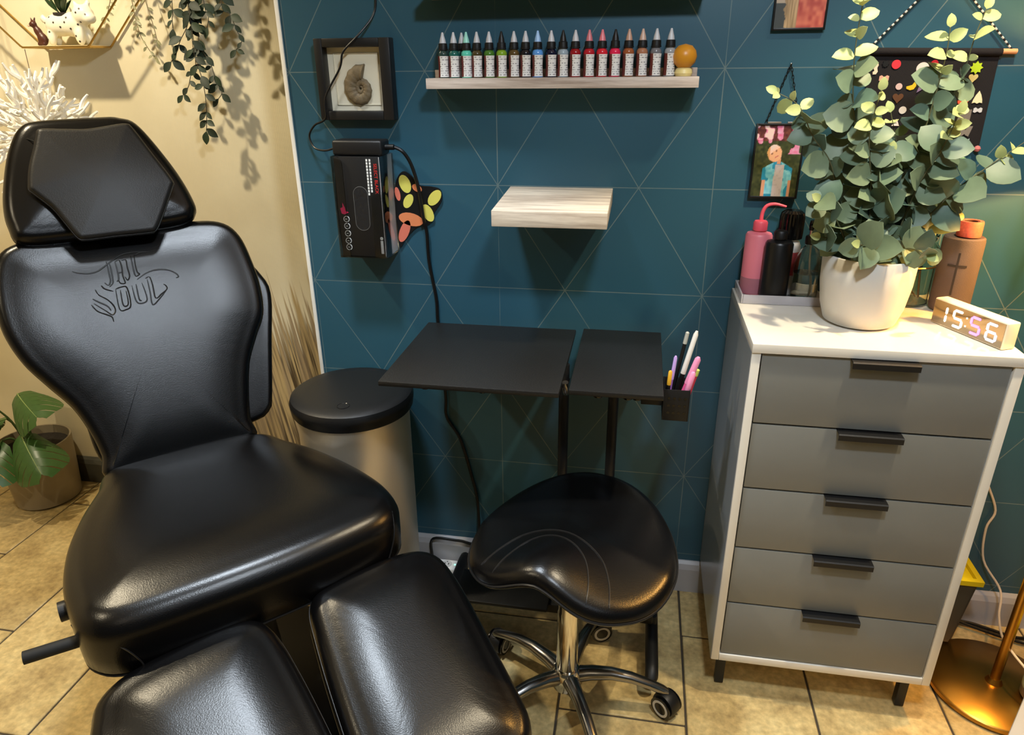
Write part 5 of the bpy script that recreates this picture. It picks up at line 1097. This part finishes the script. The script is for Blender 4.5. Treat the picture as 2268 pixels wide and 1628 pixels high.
for k in range(84):
    g = (k+.5)/84; th = math.acos(1-2*g); ph = k*2.39996; d = Vector((math.sin(th)*math.cos(ph), math.sin(th)*math.sin(ph)*.55, math.cos(th)))
    if d.y > .30: continue
    o = bpy.data.objects.new('branch', cmesh[k % 4]); COL.objects.link(o); o.parent = cr
    o.matrix_basis = rootmat(cr).inverted() @ (Matrix.Translation(cc) @ d.to_track_quat('Z', 'Y').to_matrix().to_4x4() @ Matrix.Rotation(k*1.3, 4, 'Z') @ Matrix.Diagonal((1, 1, min(1.15, d.length*1.05), 1)))

# ------------------------------------------------------------------ monstera
mo = Vector((-2.150, 1.925, 0.004))
mn = thing('potted_monstera', 'monstera with split leaves in a taupe pot on the floor', 'plant', mo[:])
lathe('pot', [(0, 0), (.098, 0), (.108, .006), (.113, .08), (.1135, .082), (.1135, .085), (.114, .088), (.123, .235), (.123, .243), (.117, .243), (.114, .21), (0, .21)], mat('taupe_pot', (138, 126, 104), 0.35), mn, at=mo, seg=48)
lathe('soil', [(0, .212), (.113, .212), (.113, .2105)], MATS['dark_soil'], mn, at=mo, seg=30)
MSM = leaf_mat('monstera_leaf', (56, 92, 42), (84, 122, 62), 0.35)
def monstera(pos, direction, upv, Ls, parent):
    v, f = [], []
    def surf(s, t): return Vector((s, t, -abs(s)*abs(s)*1.6/Ls-.35*t*t/Ls+.03*math.sin(t*60/ (Ls*6))*0))
    lob = 6
    for sd in (-1, 1):
        for k in range(lob):
            t0, t1 = k/lob, (k+.86)/lob
            W0 = lambda t: Ls*.52*math.sin(math.pi*min(1, (t*.88+.10)))**.7
            pts_in = [surf(0.0, Ls*t0), surf(0.0, Ls*(k+1)/lob)]
            a = [surf(sd*W0(t0)*q, Ls*(t0+.22*q*(1-.4*t0))-(.12*Ls*q if k == 0 else 0)) for q in (.3, .65, 1.0)]
            b = [surf(sd*W0(t1)*q, Ls*(((k+1)/lob if q < .35 else t1)+.22*q*(1-.4*t1))) for q in (.3, .65, 1.0)]
            o = len(v); v += [pts_in[0], pts_in[1]]+a+b
            for q in ((o, o+2, o+5, o+1), (o+2, o+3, o+6, o+5), (o+3, o+4, o+7, o+6)): f.append(q if sd > 0 else tuple(reversed(q)))
    me = bpy.data.meshes.new('leaf'); me.from_pydata([tuple(p) for p in v], [], f); me.update()
    bm = bmesh.new(); bm.from_mesh(me); bmesh.ops.remove_doubles(bm, verts=bm.verts, dist=1e-5); bmesh.ops.recalc_face_normals(bm, faces=bm.faces)
    bmesh.ops.subdivide_edges(bm, edges=bm.edges[:], cuts=1, use_grid_fill=True, smooth=.6); bmesh.ops.solidify(bm, geom=bm.faces[:], thickness=.001); bm.to_mesh(me); bm.free()
    me.materials.append(MSM); smooth_mesh(me, 60)
    lf = place_leaf(me, parent, pos, direction, upv, 1.0)
    rib = bpy.data.meshes.new('midrib'); vv, ff = tube_geo([surf(0, Ls*q/8)+Vector((0, 0, .0006)) for q in range(9)], [.0022*(1-.7*q/8) for q in range(9)], 5); rib.from_pydata([tuple(p) for p in vv], [], ff); rib.update(); rib.materials.append(mat('pale_rib', (150, 172, 108), 0.5)); smooth_mesh(rib)
    ro = bpy.data.objects.new('midrib', rib); COL.objects.link(ro); ro.parent = parent; ro.matrix_basis = lf.matrix_basis
for (tip, base, L2, dr, upv) in (((.06, -.09, .32), (.02, -.02, .21), .17, (.75, -.65, -.30), (-.1, -.35, 1)), ((-.03, -.07, .40), (-.01, -.01, .21), .16, (-.35, -.8, -.25), (0, -.4, 1)), ((.02, -.02, .44), (0, 0, .21), .16, (.6, -.5, .05), (-.2, -.5, 1)), ((-.05, -.03, .34), (-.03, 0, .21), .15, (-.9, -.3, -.2), (0, -.3, 1)), ((-.02, -.10, .29), (0, -.03, .21), .15, (.1, -1, -.35), (0, -.3, 1))):
    P = [mo+Vector(base), mo+(Vector(base)+Vector(tip))*.5+Vector((0, 0, .03)), mo+Vector(tip)]
    so = tube('leaf_stalk', P, [.0045, .004, .003], mat('leaf_stalk', (70, 96, 50), 0.5), mn, seg=8)
    monstera(P[-1], dr, upv, L2, so)

# ------------------------------------------------------------------ right edge: lamp, bins, cables
lx, ly = .972, 1.538
lp = thing('floor_lamp', 'brass floor lamp with a round base right of the chest', 'lamp', (lx, ly, 0.004))
lathe('base', [(0, .004), (.150, .004), (.155, .008), (.155, .018), (.150, .022), (.02, .026), (.014, .040), (0, .040)], BRASS, lp, at=(lx, ly, 0), seg=64)
tube('pole', [(lx, ly, .03), (lx, ly, 1.383)], .0115, BRASS, lp, seg=20, sm=1)
shd = lathe('shade', [(.208, 1.245), (.210, 1.245), (.182, 1.460), (.180, 1.460), (.208, 1.245)], mat('brown_shade', (70, 48, 34), 0.7, trans=0.0, bump=0.5, bscale=90), lp, at=(lx, ly, 0), seg=48)
lathe('bulb', [(0, 1.385), (.02, 1.390), (.028, 1.405), (.02, 1.425), (.012, 1.44), (0, 1.44)], mat('lamp_bulb', (255, 200, 110), 0.5, emit=(255, 190, 100), estr=25), lp, at=(lx, ly, 0), seg=20)
for q in (0, 120, 240): tube('shade_arm', [(lx, ly, 1.38), (lx+.19*math.cos(R(q)), ly+.19*math.sin(R(q)), 1.40)], .002, BRASS, lp, seg=6, sm=1)
bl = bpy.data.lights.new('lamp_bulb_light', 'POINT'); bl.energy = 30; bl.color = (1.0, .52, .13); bl.shadow_soft_size = .03
blo = bpy.data.objects.new('lamp_bulb_light', bl); COL.objects.link(blo); blo.parent = lp; blo.location = (0, -.04, 1.33)
wb = thing('waste_bin', 'dark grey waste bin with a yellow open rim behind the chest', 'bin', (.865, 1.71, .026))
def taper_box(name, x0, x1, y0, y1, z0, z1, k, m, parent, wall=None):
    cx, cy = (x0+x1)/2, (y0+y1)/2; v = []
    def rect(s, z, ins=0): return [Vector((cx+(x-cx)*s-(ins if x > cx else -ins), cy+(y-cy)*s-(ins if y > cy else -ins), z)) for x, y in ((x0, y0), (x1, y0), (x1, y1), (x0, y1))]
    rows = [rect(k, z0), rect(1, z1), rect(1, z1, wall or .003), rect(k, z0+.004, wall or .003)]
    for r_ in rows: v += r_
    f = [(3, 2, 1, 0), (12, 13, 14, 15)]+[(a*4+i, a*4+(i+1) % 4, (a+1)*4+(i+1) % 4, (a+1)*4+i) for a in range(3) for i in range(4)]
    bm = bmesh.new(); bv = [bm.verts.new(p) for p in v]
    for q in f: bm.faces.new([bv[i] for i in q])
    bmesh.ops.bevel(bm, geom=[e for e in bm.edges if abs((e.verts[0].co-e.verts[1].co).z) > .05], offset=.012, segments=3, affect='EDGES')
    return bmlink(name, bm, m, parent)
taper_box('body', .786, .936, 1.648, 1.778, .0268, .235, .78, mat('dark_grey_plastic', (62, 62, 56), 0.5), wb)
YR = mat('yellow_plastic', (206, 186, 22), 0.4)
taper_box('rim', .781, .941, 1.643, 1.783, .2352, .250, .99, YR, wb, wall=.014)
v = [Vector(p) for p in ((.785, 1.779, .250), (.937, 1.779, .250), (.925, 1.783, .262), (.870, 1.787, .325), (.797, 1.787, .325))]; n = 5
vv = v+[p+Vector((0, .006, 0)) for p in v]; mk('flap', vv, [tuple(range(n)), tuple(range(2*n-1, n-1, -1))]+[(i, (i+1) % n, n+(i+1) % n, n+i) for i in range(n)], YR, wb, ang=20)
sb_ = thing('grey_bottle', 'grey bottle with a yellow green cap cut off at the right edge', 'bottle', (1.062, 1.497, .026))
lathe('body', [(0, .0005), (.042, .0005), (.046, .006), (.046, .110), (.040, .120), (0, .120)], mat('grey_bottle_plastic', (112, 112, 116), 0.4), sb_, at=(1.062, 1.497, .026), seg=30)
lathe('label', [(.0461, .03), (.0465, .031), (.0465, .075), (.0461, .076)], mat('white_green_label', (186, 206, 180), 0.5, var=0.3, vscale=60), sb_, at=(1.062, 1.497, .026), seg=30)
lathe('cap', [(.038, .120), (.050, .124), (.052, .140), (.044, .165), (.02, .172), (0, .173)], mat('yellow_green_cap', (206, 212, 40), 0.35), sb_, at=(1.062, 1.497, .026), seg=30)
cord('white_cable', [(.905, 1.79, .66), (.945, 1.79, .585), (.935, 1.79, .53), (.952, 1.79, .47), (.994, 1.79, .381), (.985, 1.79, .32), (1.00, 1.785, .22), (1.045, 1.75, .15), (1.02, 1.68, .12), (.995, 1.60, .12), (.985, 1.525, .135), (1.00, 1.48, .125), (1.02, 1.44, .10), (1.06, 1.41, .03), (1.10, 1.40, .009)], .0030, mat('white_cord', (216, 200, 176), 0.5), 'thin white cable hanging down the wall past the brass lamp pole')
cord('black_cable', [(.93, 1.775, .008), (1.0, 1.765, .014), (1.06, 1.745, .012), (1.12, 1.73, .009), (1.2, 1.75, .008)], .005, CORD, 'black cable on the floor behind the brass lamp base')
cord('black_cable', [(.95, 1.77, .02), (1.02, 1.74, .016), (1.08, 1.72, .012), (1.16, 1.70, .008)], .004, CORD, 'second black cable crossing the floor behind the lamp')
cb = thing('storage_box', 'pale grey storage box at the lower right corner of the picture', 'box', (.97, 1.16, .004), R(54.5))
Mb = Matrix.Translation((.766, 1.116, 0)) @ Matrix.Rotation(R(54.5), 4, 'Z')
box('body', -.22, .20, -.24, 0, .0045, .295, mat('pale_grey_box', (176, 178, 178), 0.45), cb, M=Mb, bev=0.006)
box('lid', -.225, .205, -.245, .004, .2955, .312, MATS['pale_grey_box'], cb, M=Mb, bev=0.004)
se = thing('extension_socket', 'white extension socket on the floor under the workstation', 'socket', (-.58, 1.745, .004))
box('case', -.606, -.503, 1.722, 1.768, .0045, .036, PAPERW, se, bev=0.005, seg=3)
for k in range(2):
    xx = -.582+k*.045; lathe('socket_face', [(0, 0), (.017, 0), (.017, .001), (0, .001)], mat('socket_grey', (190, 190, 190), 0.4), se, at=(xx, 1.745, .0361), seg=20)
    for dx in (-.006, .006): box('slot', xx+dx-.0015, xx+dx+.0015, 1.741, 1.749, .0372, .0376, BLACKP, se, bev=0)
    box('slot', xx-.0015, xx+.0015, 1.753, 1.757, .0372, .0376, BLACKP, se, bev=0)
lathe('neon', [(0, 0), (.003, 0), (.002, .002), (0, .002)], mat('green_neon', (120, 230, 190), 0.4, emit=(130, 240, 200), estr=2), se, at=(-.510, 1.745, .0361), seg=10)
